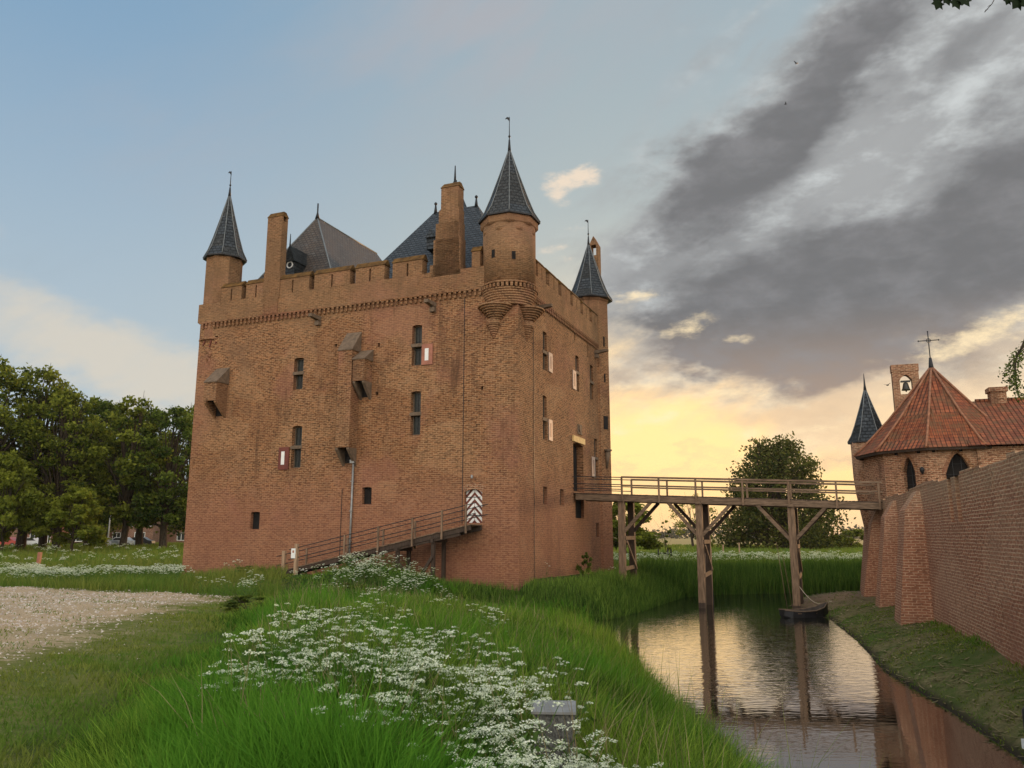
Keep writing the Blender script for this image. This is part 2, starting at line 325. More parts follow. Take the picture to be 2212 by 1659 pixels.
# ------------------------------------------------------------------ mesh helper
def tag(o, label=None, cat=None, group=None, kind=None):
    if label: o['label'] = label
    if cat: o['category'] = cat
    if group: o['group'] = group
    if kind: o['kind'] = kind
    return o
def empty(name, label=None, cat=None, group=None, pos=(0, 0, 0), rz=0.):
    o = D_.objects.new(name, None); COL.objects.link(o); o.location = pos; o.rotation_euler = (0, 0, rz); o.empty_display_size = .3
    return tag(o, label, cat, group)
class MB:
    def __init__(s): s.v = []; s.f = []; s.uv = {}; s.smooth = set()
    def V(s, p): s.v.append(tuple(p)); return len(s.v) - 1
    def poly(s, pts, uv=None, sm=False):
        i = len(s.v); s.v.extend(tuple(p) for p in pts); s.f.append(tuple(range(i, i + len(pts))))
        if uv: s.uv[len(s.f) - 1] = uv
        if sm: s.smooth.add(len(s.f) - 1)
    def box(s, a, b):
        x0, x1 = sorted((a[0], b[0])); y0, y1 = sorted((a[1], b[1])); z0, z1 = sorted((a[2], b[2]))
        p = [(x0, y0, z0), (x1, y0, z0), (x1, y1, z0), (x0, y1, z0), (x0, y0, z1), (x1, y0, z1), (x1, y1, z1), (x0, y1, z1)]
        s.hexa(p)
    def hexa(s, p):
        for q in ((0, 3, 2, 1), (4, 5, 6, 7), (0, 1, 5, 4), (1, 2, 6, 5), (2, 3, 7, 6), (3, 0, 4, 7)): s.poly([p[i] for i in q])
    def bar(s, a, b, w, h, upv=(0, 0, 1)):
        a = Vector(a); b = Vector(b); d = (b - a).normalized(); u = Vector(upv)
        if abs(d.dot(u)) > .98: u = Vector((1, 0, 0))
        sx = d.cross(u).normalized() * w / 2; sz = sx.cross(d).normalized() * h / 2
        c = [-sx - sz, sx - sz, sx + sz, -sx + sz]
        s.hexa([a + c[0], a + c[1], b + c[1], b + c[0], a + c[3], a + c[2], b + c[2], b + c[3]])
    def tube(s, pts, rads, n=8, cap=True):
        pts = [Vector(p) for p in pts]; rings = []
        if not hasattr(rads, '__len__'): rads = [rads] * len(pts)
        ref = Vector((0.13, .99, .05))
        for i, p in enumerate(pts):
            d = (pts[min(i + 1, len(pts) - 1)] - pts[max(i - 1, 0)]).normalized()
            r_ = ref if abs(d.dot(ref)) < .95 else Vector((1, 0, 0))
            u = d.cross(r_).normalized(); w = d.cross(u)
            rings.append([s.V(p + (u * math.cos(2 * math.pi * k / n) + w * math.sin(2 * math.pi * k / n)) * rads[i]) for k in range(n)])
        for a, b in zip(rings, rings[1:]):
            for k in range(n):
                s.f.append((a[k], a[(k + 1) % n], b[(k + 1) % n], b[k])); s.smooth.add(len(s.f) - 1)
        if cap: s.f.append(tuple(reversed(rings[0]))); s.f.append(tuple(rings[-1]))
    def lathe(s, c, prof, n=16, ph=0., sm=True, capb=True, capt=True):
        """prof: (radius, z) from bottom to top; uv in metres round the girth"""
        rm = max(r for r, z in prof); L = 0
        for i in range(len(prof) - 1):
            (r0, z0), (r1, z1) = prof[i], prof[i + 1]; dl = math.hypot(r1 - r0, z1 - z0)
            for k in range(n):
                a0 = ph + 2 * math.pi * k / n; a1 = ph + 2 * math.pi * (k + 1) / n
                P = lambda r, a, z: (c[0] + r * math.cos(a), c[1] + r * math.sin(a), z)
                pts = [P(r0, a0, z0), P(r0, a1, z0), P(r1, a1, z1), P(r1, a0, z1)]
                am = (a0 + a1) / 2; w0 = r0 * (a1 - a0) / 2; w1 = r1 * (a1 - a0) / 2; um = rm * am
                if sm: uv = [(rm * a0, L), (rm * a1, L), (rm * a1, L + dl), (rm * a0, L + dl)]
                else: uv = [(um - w0, L), (um + w0, L), (um + w1, L + dl), (um - w1, L + dl)]
                if r1 < 1e-6: pts = pts[:3]; uv = uv[:2] + [(um, L + dl)]
                elif r0 < 1e-6: pts = [pts[0], pts[2], pts[3]]; uv = [(um, L), uv[2], uv[3]]
                s.poly(pts, uv, sm)
            L += dl
        for (r, z), on, fl in ((prof[0], capb, True), (prof[-1], capt, False)):
            if on and r > 1e-6:
                q = [(c[0] + r * math.cos(ph + 2 * math.pi * k / n), c[1] + r * math.sin(ph + 2 * math.pi * k / n), z) for k in range(n)]
                s.poly(q[::-1] if fl else q)
    def prism(s, pts, off):
        """polygon pts extruded by vector off"""
        n = len(pts); q = [tuple(p[i] + off[i] for i in range(3)) for p in pts]
        s.poly(pts[::-1]); s.poly(q)
        for i in range(n): s.poly([pts[i], pts[(i + 1) % n], q[(i + 1) % n], q[i]])
    def build(s, name, mat, parent=None, pos=None, rz=None, weld=False):
        me = D_.meshes.new(name); me.from_pydata(s.v, [], s.f); me.update()
        bm = bmesh.new(); bm.from_mesh(me)
        ul = bm.loops.layers.uv.new('UVMap'); bm.faces.ensure_lookup_table()
        for f in bm.faces:
            q = s.uv.get(f.index)
            if q:
                for l, t in zip(f.loops, q): l[ul].uv = t
                continue
            n = f.normal
            if abs(n.z) > .995:
                for l in f.loops: l[ul].uv = (l.vert.co.x, l.vert.co.y)
            else:
                t = Vector((-n.y, n.x, 0)).normalized(); b = n.cross(t)
                for l in f.loops: l[ul].uv = (l.vert.co.dot(t), l.vert.co.dot(b))
        for i in s.smooth: bm.faces[i].smooth = True
        if weld or s.smooth: bmesh.ops.remove_doubles(bm, verts=bm.verts, dist=.0004)
        bmesh.ops.recalc_face_normals(bm, faces=bm.faces)
        bm.to_mesh(me); bm.free()
        me.materials.append(mat); o = D_.objects.new(name, me); COL.objects.link(o)
        if parent: o.parent = parent
        if pos: o.location = pos
        if rz is not None: o.rotation_euler = (0, 0, rz)
        return o
def part(name, mat, parent, fn, label=None):
    b = MB(); fn(b); o = b.build(name, mat, parent)
    if label: o['label'] = label
    return o
def copy_tree(o, parent=None):
    c = o.copy(); COL.objects.link(c)
    if parent: c.parent = parent
    for ch in o.children: copy_tree(ch, c)
    return c

def panel(mb, O, U, N, L, z0, z1, holes, lintel=None):
    """wall sheet from O along U (unit, xy), outward normal N, with real recesses. holes: (u0,u1,za,zb,depth,rise)"""
    us = sorted({0., L} | {h[0] for h in holes} | {h[1] for h in holes}); zs = sorted({z0, z1} | {h[2] for h in holes} | {h[3] for h in holes})
    zs = [z for z in zs if z0 <= z <= z1]
    P = lambda u, z, d=0.: (O[0] + U[0] * u - N[0] * d, O[1] + U[1] * u - N[1] * d, z)
    for i in range(len(us) - 1):
        for j in range(len(zs) - 1):
            um, zm = (us[i] + us[i + 1]) / 2, (zs[j] + zs[j + 1]) / 2
            if any(h[0] < um < h[1] and h[2] < zm < h[3] for h in holes): continue
            mb.poly([P(us[i], zs[j]), P(us[i + 1], zs[j]), P(us[i + 1], zs[j + 1]), P(us[i], zs[j + 1])])
    for h in holes:
        u0, u1, a, b, d = h[:5]; rise = h[5] if len(h) > 5 else 0
        mb.poly([P(u0, a), P(u0, a, d), P(u0, b, d), P(u0, b)]); mb.poly([P(u1, a), P(u1, a, d), P(u1, b, d), P(u1, b)])
        mb.poly([P(u0, a), P(u1, a), P(u1, a, d), P(u0, a, d)])
        if rise == 0: mb.poly([P(u0, b), P(u1, b), P(u1, b, d), P(u0, b, d)])
        else:
            n = 8; cv = []
            for k in range(n + 1):
                s_ = k / n * 2 - 1
                if rise > (u1 - u0) * .45: zz = b - rise * (abs(s_) ** 1.75)
                else: zz = b - rise * s_ * s_
                cv.append((u0 + (u1 - u0) * k / n, zz))
            for (ua, za), (ub, zb) in zip(cv, cv[1:]):
                mb.poly([P(ua, za), P(ub, zb), P(ub, b), P(ua, b)])
                mb.poly([P(ua, za), P(ub, zb), P(ub, zb, d), P(ua, za, d)])

def np_mesh(name, verts, faces, mat, tint=None, smooth=False):
    """faces (n,k) int array; tint per vertex"""
    me = D_.meshes.new(name); nv, nf, k = len(verts), len(faces), faces.shape[1]
    me.vertices.add(nv); me.vertices.foreach_set('co', np.asarray(verts, np.float32).ravel())
    me.loops.add(nf * k); me.loops.foreach_set('vertex_index', faces.astype(np.int32).ravel())
    me.polygons.add(nf); me.polygons.foreach_set('loop_start', np.arange(0, nf * k, k, dtype=np.int32))
    me.polygons.foreach_set('loop_total', np.full(nf, k, np.int32))
    if tint is not None:
        at = me.attributes.new('tint', 'FLOAT', 'POINT'); at.data.foreach_set('value', np.asarray(tint, np.float32))
    me.update(calc_edges=True)
    if smooth: me.polygons.foreach_set('use_smooth', np.ones(nf, bool))
    me.materials.append(mat); return me
def np_obj(name, me, parent=None):
    o = D_.objects.new(name, me); COL.objects.link(o)
    if parent: o.parent = parent
    return o

# ------------------------------------------------------------------ ground and water
WP = np.array([(3.2, -30), (3.15, 8), (3.05, 14.6), (3.0, 20), (3.1, 25), (3.05, 29.5), (2.5, 33), (1.2, 35.4), (-1.2, 37.0), (-2.2, 37.9), (-.2, 38.3), (2.4, 38.3), (4.6, 39.6),
               (6.6, 43.5), (9.0, 49), (10.8, 53), (13.5, 55.5), (19, 57), (40, 58), (90, 60), (90, 54), (40, 52.5), (21, 51.6), (17.3, 50.2), (15.7, 46.5), (15.3, 40), (13.0, 31.3), (10.9, 24.5), (10.05, 19.7), (8.9, 14.6), (8.4, 8), (8.2, 2), (8.2, -30)], float)
def wdist(X, Y):
    """signed distance to the water's edge, positive on land"""
    X = np.asarray(X, float); Y = np.asarray(Y, float); d = np.full(X.shape, 1e9); ins = np.zeros(X.shape, bool)
    for i in range(len(WP)):
        a, b = WP[i], WP[(i + 1) % len(WP)]; e = b - a; L = (e ** 2).sum()
        t = np.clip(((X - a[0]) * e[0] + (Y - a[1]) * e[1]) / L, 0, 1)
        d = np.minimum(d, np.hypot(X - a[0] - t * e[0], Y - a[1] - t * e[1]))
        if a[1] != b[1]:
            c = ((a[1] > Y) != (b[1] > Y)) & (X < (b[0] - a[0]) * (Y - a[1]) / (b[1] - a[1]) + a[0]); ins ^= c
    return np.where(ins, -d, d)
def sst(x, a, b):
    t = np.clip((x - a) / (b - a), 0, 1); return t * t * (3 - 2 * t)
def isright(X, Y):
    return (X > np.interp(Y, [2, 14, 40, 50], [6.3, 6.6, 10, 13.5])) & (Y < 54)
def wig(X, Y, s, k):
    return np.sin(X * s + k) * np.cos(Y * s * 1.3 + 2 * k) + .5 * np.sin(X * s * 2.3 + Y * s * 1.7 + k)
def H(X, Y):
    X = np.asarray(X, float); Y = np.asarray(Y, float); d = wdist(X, Y)
    base = np.interp(Y, [0, 5, 20, 33, 45, 60, 100, 200], [2.35, 2.3, 2.15, 1.97, 1.86, 1.5, 1.55, 1.7])
    lf = sst(-X, 14, 40) * sst(Y, 60, 100); base = base + lf * .70 - .42 * sst(-X, 13, 18) * sst(Y, 34.6, 37.5) * (1 - sst(Y, 50, 62))
    base = np.where(isright(X, Y), np.interp(Y, [0, 20, 30, 45, 55], [1.25, 1.15, .95, .8, .8]), base)
    sh = np.where(isright(X, Y), 1.5, np.interp(Y, [5, 12, 22, 28, 36, 38.5], [1.6, 2.3, 4.2, 7.5, 7.5, 1.75]))
    h = base * (1 - np.exp(-np.maximum(d, 0) / sh))
    h = h + .85 * np.exp(-((X + 6.0) ** 2 / 8. + (Y - 37.3) ** 2 / 6.))
    h = h + np.where(d > 0, (wig(X, Y, .55, 1.) * .05 + wig(X, Y, 2.1, 3.) * .022) * np.clip(d / 2, 0, 1), 0)
    return np.where(d < 0, -1.2 * (1 - np.exp(d / 1.2)) - .01, h)
def Hs(x, y): return float(H(np.array([x]), np.array([y]))[0])
def geo(a, b, step, far, r=1.16):
    v = list(np.arange(a, b + 1e-6, step)); s = step
    while v[-1] < far: s *= r; v.append(v[-1] + s)
    return v
gx = geo(0, 24, .24, 1500, 1.13); gx = np.array(sorted([-x for x in gx[1:]] + gx)) + 3
gy = np.array(geo(-14, 62, .28, 1900, 1.1)); gy = np.concatenate([[-300, -100, -40, -22], gy])
GX, GY = np.meshgrid(gx, gy); GZ = H(GX, GY); nx, ny = len(gx), len(gy)
idx = np.arange(nx * ny).reshape(ny, nx)
fc = np.stack([idx[:-1, :-1], idx[:-1, 1:], idx[1:, 1:], idx[1:, :-1]], -1).reshape(-1, 4)
def ground_mat():
    m, t = newmat('ground_soil_grass'); P = t.n('ShaderNodeNewGeometry').outputs['Position']; x, y, z = t.xyz(P)
    n1 = t.noise(P, .55, 5, .65); n2 = t.noise(P, 6., 5, .7); n3 = t.noise(P, 38., 3, .7); n5 = t.noise(t.vm('MULTIPLY', P, (1, 1.8, 1)), 1.9, 5, .7)
    gmow = t.mix(n2, (.10, .115, .022), (.20, .19, .055)); gmow = t.mix(t.ss(n5, .4, .68), gmow, (.085, .125, .018))
    gmow = t.mix(t.ss(n3, .5, .72, 0, .6), gmow, (.30, .255, .13))
    soil = t.mix(n2, (.03, .05, .010), (.05, .085, .016))
    meadow = t.mix(n1, (.10, .15, .022), (.20, .20, .05))
    # mown strip left of a curved line; gravel further left
    edge = t.m('MULTIPLY_ADD', y, -.235, -1.9); e2 = t.m('SUBTRACT', t.m('ADD', edge, t.m('MULTIPLY', t.m('SUBTRACT', n1, .5), 2.4)), x)
    mow = t.m('MULTIPLY', t.ss(e2, -.5, .6), t.ss(y, 44, 40))
    c = t.mix(mow, soil, gmow)
    ge = t.m('MULTIPLY_ADD', y, -.205, -3.7); g2 = t.m('SUBTRACT', t.m('ADD', ge, t.m('MULTIPLY', t.m('SUBTRACT', n1, .5), 5.5)), x)
    gr = t.m('MULTIPLY', t.ss(g2, -1.6, 3.2), t.ss(t.m('ADD', y, t.m('MULTIPLY', n1, 1.6)), 35.0, 34.0))
    grc = t.mix(t.ss(n3, .35, .66), (.33, .23, .14), (.62, .47, .30)); grc = t.mix(t.ss(n2, .42, .75, 0, .35), grc, (.30, .22, .15))
    grc = t.mix(t.ss(n5, .55, .72, 0, .45), grc, (.26, .215, .09))
    gm = t.ss(t.m('ADD', gr, t.m('MULTIPLY', t.m('SUBTRACT', n5, .5), 2.6)), .38, .58)
    c = t.mix(t.m('MULTIPLY', gm, gr), c, grc)
    # right bank: worn, strewn with cut reed
    rb = t.ss(t.m('SUBTRACT', x, t.m('MULTIPLY_ADD', y, .16, 4.3)), 0, .5); rb = t.m('MULTIPLY', rb, t.ss(y, 53.5, 52.5))
    bank = t.mix(t.ss(n2, .3, .7), (.10, .095, .035), (.21, .17, .08)); bank = t.mix(t.ss(n1, .42, .62), bank, (.07, .095, .022))
    bank = t.mix(t.ss(y, 39, 46), bank, t.mix(n2, (.17, .115, .075), (.30, .21, .14)))
    c = t.mix(rb, c, bank)
    far = t.ss(y, 56, 70); c = t.mix(far, c, meadow)
    c = t.mix(t.ss(t.m('ADD', y, t.m('MULTIPLY', n1, 60)), 170, 210), c, t.mix(n1, (.36, .26, .12), (.24, .22, .08)))
    c = t.mix(t.ss(z, .18, .02), c, (.035, .028, .018))
    finish(t, c, .95, t.m('ADD', n2, t.m('MULTIPLY', n3, .6)), .8, .05, .1); return m
gme = np_mesh('ground', np.stack([GX, GY, GZ], -1).reshape(-1, 3), fc, ground_mat(), smooth=True)
tag(np_obj('ground', gme), kind='structure')
def water_mat():
    m, t = newmat('moat_water'); P = t.n('ShaderNodeNewGeometry').outputs['Position']; y = t.xyz(P)[1]
    a = t.noise(t.vm('MULTIPLY', P, (1.6, 4.2, 1)), 1.5, 2, .5, .3); b = t.noise(t.vm('MULTIPLY', P, (.5, .9, 1)), .55, 1, .5)
    calm = t.ss(t.m('ADD', y, t.m('MULTIPLY', b, 5)), 20.5, 25.5, .2, 1.)
    h = t.m('MULTIPLY', t.m('ADD', a, t.m('MULTIPLY', b, .5)), calm)
    finish(t, (.014, .014, .010), .03, h, .30, .026, 1.0, ior=3.6); return m
w = MB(); w.poly([(-6, -30, 0), (95, -30, 0), (95, 62, 0), (-6, 62, 0)])
tag(w.build('water', water_mat()), kind='structure')

# ------------------------------------------------------------------ the keep
KW, KL = 21.3, 16.7                       # front length, side length
keep = empty('castle_keep', 'tall square brick castle keep with slate turret caps and battlements', 'castle', pos=(CX, CY, 0), rz=TH)
ZS = hitF(760, 661)[1]                    # string course height
print('string z', ZS, 'R', hitR(1200, 673)[1])
wallF, wallR = [], []                     # openings
UF = lambda lx: lx + KW                   # u along front wall measured from its left end
def rectF(x0, x1, y0, y1):
    ym, xm = (y0 + y1) / 2, (x0 + x1) / 2
    a = hitF(x0, ym)[0]; b = hitF(x1, ym)[0]; return a, b, hitF(xm, y1)[1], hitF(xm, y0)[1]
def rectR(x0, x1, y0, y1):
    ym, xm = (y0 + y1) / 2, (x0 + x1) / 2
    a = hitR(x0, ym)[0]; b = hitR(x1, ym)[0]; return a, b, hitR(xm, y1)[1], hitR(xm, y0)[1]
WF = [(634.5, 655, 773, 841, 806), (629.6, 651, 920, 1011, 966), (890, 911, 702, 789, 746), (887, 908.5, 845, 940, 894)]
WR = [(1172.7, 1181.2, 717, 800, 761), (1172.7, 1181.2, 855, 950, 906), (1243.3, 1250.7, 769, 845, 805), (1274.7, 1281.5, 789.6, 863, 826), (1284, 1290.8, 948, 1034, 990)]
DF = [(782, 802.5, 1052, 1089), (541, 560.5, 1105.5, 1143)]
holesF = [(723.5, 728, 743, 749), (816, 820.5, 741, 749), (1038.5, 1044, 834.5, 842), (464, 471, 726, 733), (811, 817, 847, 854), (601, 613, 1227, 1237)]
DR = [(1173.6, 1182.2, 1051.6, 1089), (1210, 1218, 1057, 1091.6), (1287.8, 1294.5, 1129, 1160), (1243, 1261.5, 1077.6, 1119.5), (1240.5, 1242.3, 700, 735), (1268.5, 1270.4, 745, 772)]
def frame_in(mb_frame, mb_glass, mb_bars, O, U, N, r, zt, d):
    u0, u1, a, b = r
    P = lambda u, z, q: (O[0] + U[0] * u - N[0] * q, O[1] + U[1] * u - N[1] * q, z)
    def bx(mb, ua, ub, za, zb, qa, qb): mb.hexa([P(ua, za, qb), P(ub, za, qb), P(ub, za, qa), P(ua, za, qa), P(ua, zb, qb), P(ub, zb, qb), P(ub, zb, qa), P(ua, zb, qa)])
    t = .07
    bx(mb_frame, u0 + .004, u0 + t, a + .004, b - .004, d - .07, d - .004); bx(mb_frame, u1 - t, u1 - .004, a + .004, b - .004, d - .07, d - .004)
    bx(mb_frame, u0 + t + .002, u1 - t - .002, b - t, b - .006, d - .07, d - .004); bx(mb_frame, u0 + t + .002, u1 - t - .002, a + .006, a + t, d - .07, d - .004)
    bx(mb_frame, u0 - .05, u1 + .05, zt - .09, zt + .09, -.03, d - .075)
    bx(mb_glass, u0 + t + .004, u1 - t - .004, a + t + .004, b - t - .004, d - .03, d - .006)
    n = max(2, int((b - a) / .38))
    for k in range(1, n): 
        z = a + (b - a) * k / n; bx(mb_bars, u0 + t + .006, u1 - t - .006, z - .012, z + .012, d - .05, d - .034)
    um = (u0 + u1) / 2; bx(mb_bars, um - .012, um + .012, a + t + .008, b - t - .008, d - .066, d - .051)
fo, fu, fn = (-KW, 0), (1, 0), (0, -1)
ro, ru, rn = (0, 0), (0, 1), (1, 0)
for x0, x1, y0, y1, yt in WF:
    r = rectF(x0, x1, y0, y1); wallF.append((UF(r[0]), UF(r[1]), r[2], r[3], .34, .06))
    zt = hitF((x0 + x1) / 2, yt)[1]; a, g, bb = MB(), MB(), MB()
    frame_in(a, g, bb, (-KW, 0), fu, fn, (UF(r[0]), UF(r[1]), r[2], r[3]), zt, .32)
    wo = a.build('window', M['frame'], keep); g.build('pane', M['glass'], wo); bb.build('glazing_bar', M['iron'], wo)
for x0, x1, y0, y1, yt in WR:
    r = rectR(x0, x1, y0, y1); wallR.append((r[0], r[1], r[2], r[3], .22, .06)); zt = hitR((x0 + x1) / 2, yt)[1]; a, g, bb = MB(), MB(), MB()
    frame_in(a, g, bb, ro, ru, rn, r, zt, .20)
    wo = a.build('window', M['frame'], keep); g.build('pane', M['glass'], wo); bb.build('glazing_bar', M['iron'], wo)
for q in DF + holesF:
    r = rectF(*q); big = q in DF; wallF.append((UF(r[0]), UF(r[1]), r[2], r[3], .24 if big else .25, .04 if big else 0))
    part('vent_opening' if not big else 'window_opening', M['dark'], keep, lambda b: b.box((r[0] - .02, (.23 if big else .24), r[2] - .02), (r[1] + .02, .9, r[3] + .02)))
for q in DR:
    r = rectR(*q); wallR.append((r[0], r[1], r[2], r[3], .2, 0))
    part('window_opening' if q[1] - q[0] > 3 else 'arrow_slit', M['dark'], keep, lambda b: b.box((-.19, r[0] - .02, r[2] - .02), (-.7, r[1] + .02, r[3] + .02)))
# striped door on the front wall
rd = rectF(1003, 1041.5, 1051, 1130.5); wallF.append((UF(rd[0]), UF(rd[1]), rd[2], rd[3], .22, .10))
door = part('door', M['red'], keep, lambda b: b.box((rd[0] - .02, .19, rd[2] + .004), (rd[1] + .02, .27, rd[3] - .004)), 'oxblood door with white chevron stripes')
dw = MB(); xm = (rd[0] + rd[1]) / 2; hw = (rd[1] - rd[0]) / 2 - .03; dz = hw * 1.05; zb = rd[2] + .03; ztp = rd[3] - .10; n = 5; pitch = (ztp - zb) / n * 1.02
for sd in (-1, 1):
    for k in range(-2, n + 1):
        z0 = zb + k * pitch; hh = pitch * .52
        pts = [(xm + sd * .012, z0 + dz), (xm + sd * hw, z0), (xm + sd * hw, z0 + hh), (xm + sd * .012, z0 + dz + hh)]
        # clip to the door leaf
        def clip(p, lim, top):
            o = []
            for i in range(len(p)):
                A, B = p[i], p[(i + 1) % len(p)]; ia = (A[1] <= lim) if top else (A[1] >= lim); ib = (B[1] <= lim) if top else (B[1] >= lim)
                if ia: o.append(A)
                if ia != ib: f = (lim - A[1]) / (B[1] - A[1]); o.append((A[0] + (B[0] - A[0]) * f, lim))
            return o
        pts = clip(pts, ztp, True); pts = clip(pts, zb, False) if len(pts) > 2 else pts
        if len(pts) > 2: dw.prism([(p[0], .188, p[1]) for p in pts], (0, -.012, 0))
dw.build('chevron_stripes', M['white'], door)
for z in (zb + .35, ztp - .45): part('door_hinge', M['iron'], door, lambda b: b.box((xm - hw, .165, z), (xm + hw * .7, .174, z + .04)))
part('door_arch', M['brickchapel'], keep, lambda b: [b.hexa([(xm + math.sin(a - .045) * .95 * s_, y_, rd[3] - .62 + math.cos(a - .045) * .95 * s_ - .27) for s_, y_ in ((.80, -.012), (.80, .02), (1.13, .02), (1.13, -.012))] +
     [(xm + math.sin(a + .045) * .95 * s_, y_, rd[3] - .62 + math.cos(a + .045) * .95 * s_ - .27) for s_, y_ in ((.80, -.012), (.80, .02), (1.13, .02), (1.13, -.012))]) for a in [(-.62 + k * .103) for k in range(13)]])
lz = hitF(1022, 1030)[1]
part('wall_lamp', M['zinc'], keep, lambda b: (b.tube([(xm, -.01, lz), (xm, -.16, lz + .02)], .02), b.lathe((xm, -.2), [(.05, lz - .1), (.06, lz - .08), (.055, lz + .06), (.02, lz + .09)], 10)))
# main gate on the side wall
rg = rectR(1238.5, 1260.5, 958, 1062); wallR.append((rg[0], rg[1], rg[2], rg[3], .45, .12)); GATE_Z = rg[2]; GATE_Y = (rg[0] + rg[1]) / 2
part('gate_opening', M['dark'], keep, lambda b: b.box((-.44, rg[0] - .05, rg[2] - .05), (-1.5, rg[1] + .05, rg[3] + .05)))
part('gate_lintel', M['lintel'], keep, lambda b: b.box((-.05, rg[0] - .12, rg[3] + .02), (.10, rg[1] + .15, rg[3] + .38)))
rp = rectR(1247.5, 1256, 917, 938.5)
part('coat_of_arms', M['frame'], keep, lambda b: (b.box((-.05, rp[0], rp[2]), (.06, rp[1], rp[2] + .1)), b.box((-.05, rp[0], rp[3] - .1), (.06, rp[1], rp[3])), b.box((-.05, rp[0], rp[2] + .104), (.03, rp[1], rp[3] - .104)),
     b.prism([(.032, (rp[0] + rp[1]) / 2 + a, (rp[2] + rp[3]) / 2 + c) for a, c in ((-.2, .22), (.2, .22), (.2, -.02), (0, -.3), (-.2, -.02))], (.05, 0, 0))))
# shutters: boarded leaf with a pale stripe, folded back against the wall
def shutterF(x0, x1, y0, y1, sx0, sx1, sy0, sy1, mat, lab):
    r = rectF(x0, x1, y0, y1); s_ = rectF(sx0, sx1, sy0, sy1)
    sh = part('shutter', M[mat], keep, lambda b: (b.box((r[0], -.075, r[2]), (r[1], -.03, r[3])),), lab)
    part('painted_stripe', M['white'], sh, lambda b: b.box((s_[0], -.082, s_[2]), (s_[1], -.0752, s_[3])))
    for z in (r[2] + .2, r[3] - .25): part('hinge', M['iron'], sh, lambda b: b.box((r[0] - .08, -.028, z), (r[1], -.004, z + .05)))
shutterF(603, 625, 966, 1014.5, 609, 616, 975.5, 1004, 'red', 'dark red shutter with a white stripe beside the lower left window')
shutterF(912, 935.5, 743.5, 788, 919, 927, 753, 779, 'redbright', 'brown red shutter with a white stripe beside the top window')
def shutterR(x0, x1, y0, y1, lab):
    r = rectR(x0, x1, y0, y1)
    sh = part('shutter', M['offwhite'], keep, lambda b: b.box((.025, r[0], r[2]), (.07, r[1], r[3])), lab)
    part('painted_stripe', M['red'], sh, lambda b: b.box((.0705, r[0] + (r[1] - r[0]) * .4, r[2] + .2), (.078, r[0] + (r[1] - r[0]) * .6, r[3] - .2)))
for q in ((1184, 1191.5, 763, 804), (1184, 1191.5, 907, 952), (1236, 1242.8, 801, 841), (1277.5, 1283.6, 987, 1031)): shutterR(*q, None)
# outer walls
mw = MB(); panel(mw, fo, fu, fn, KW, -.3, ZS, wallF); mw.build('wall', M['brick'], keep)
mw = MB(); panel(mw, ro, ru, rn, KL, -.3, ZS, wallR); mw.build('wall', M['brick'], keep)
mw = MB(); panel(mw, (-KW, KL), (0, -1), (-1, 0), KL, -.3, ZS, []); panel(mw, (0, KL), (-1, 0), (0, 1), KW, -.3, ZS, []); mw.build('wall', M['brick'], keep)
# parapet: low wall over a corbelled band, then merlons with sloped copings
PO = .12; PT = .55
gapz = sum(hitF(*p)[1] for p in ((675, 622), (762, 609), (840, 598))) / 3
gapz -= .15
topz = sum(hitF(*p)[1] for p in ((632, 592), (715, 577), (800, 565), (880, 553))) / 4
gapR = hitR(1195, 640)[1]
print('gap', gapz, 'top', topz, gapR)
pm = MB()
pm.box((-KW, -PO, ZS + .10), (PO, PT, gapz)); pm.box((PO, -PO, ZS + .10), (PO - PT - PO, KL + PO, gapz - .003))
pm.box((-KW - PO, -PO + .003, ZS + .10), (-KW + PT, KL + PO, gapz - .006)); pm.box((-KW, KL - PT, ZS + .10), (0, KL + PO - .004, gapz - .009))
pm.build('parapet', M['brick'], keep)
sm = MB()
k = -KW + .2
while k < -.1:
    sm.box((k, -.115, ZS - .30), (k + .13, .02, ZS - .12)); sm.box((k - .01, -.13, ZS - .10), (k + .14, .02, ZS + .02)); k += .30
sm.box((-KW, -PO - .02, ZS + .02), (PO, .02, ZS + .097))
k = .2
while k < KL - .1:
    sm.box((.115, k, ZS - .30), (-.02, k + .13, ZS - .12)); sm.box((.13, k - .01, ZS - .10), (-.02, k + .14, ZS + .02)); k += .30
sm.box((-.02, -PO, ZS + .023), (PO + .02, KL, ZS + .094))
sm.build('string_course', M['brick2'], keep)
part('walkway', M['frame'], keep, lambda b: b.box((-KW + PT, PT, ZS - .4), (-PT, KL - PT, ZS - .1)))
part('courtyard_wall', M['brick2'], keep, lambda b: b.box((-KW + 1.0, 1.05, ZS), (-1.0, KL - 1.05, ZS + .75)))
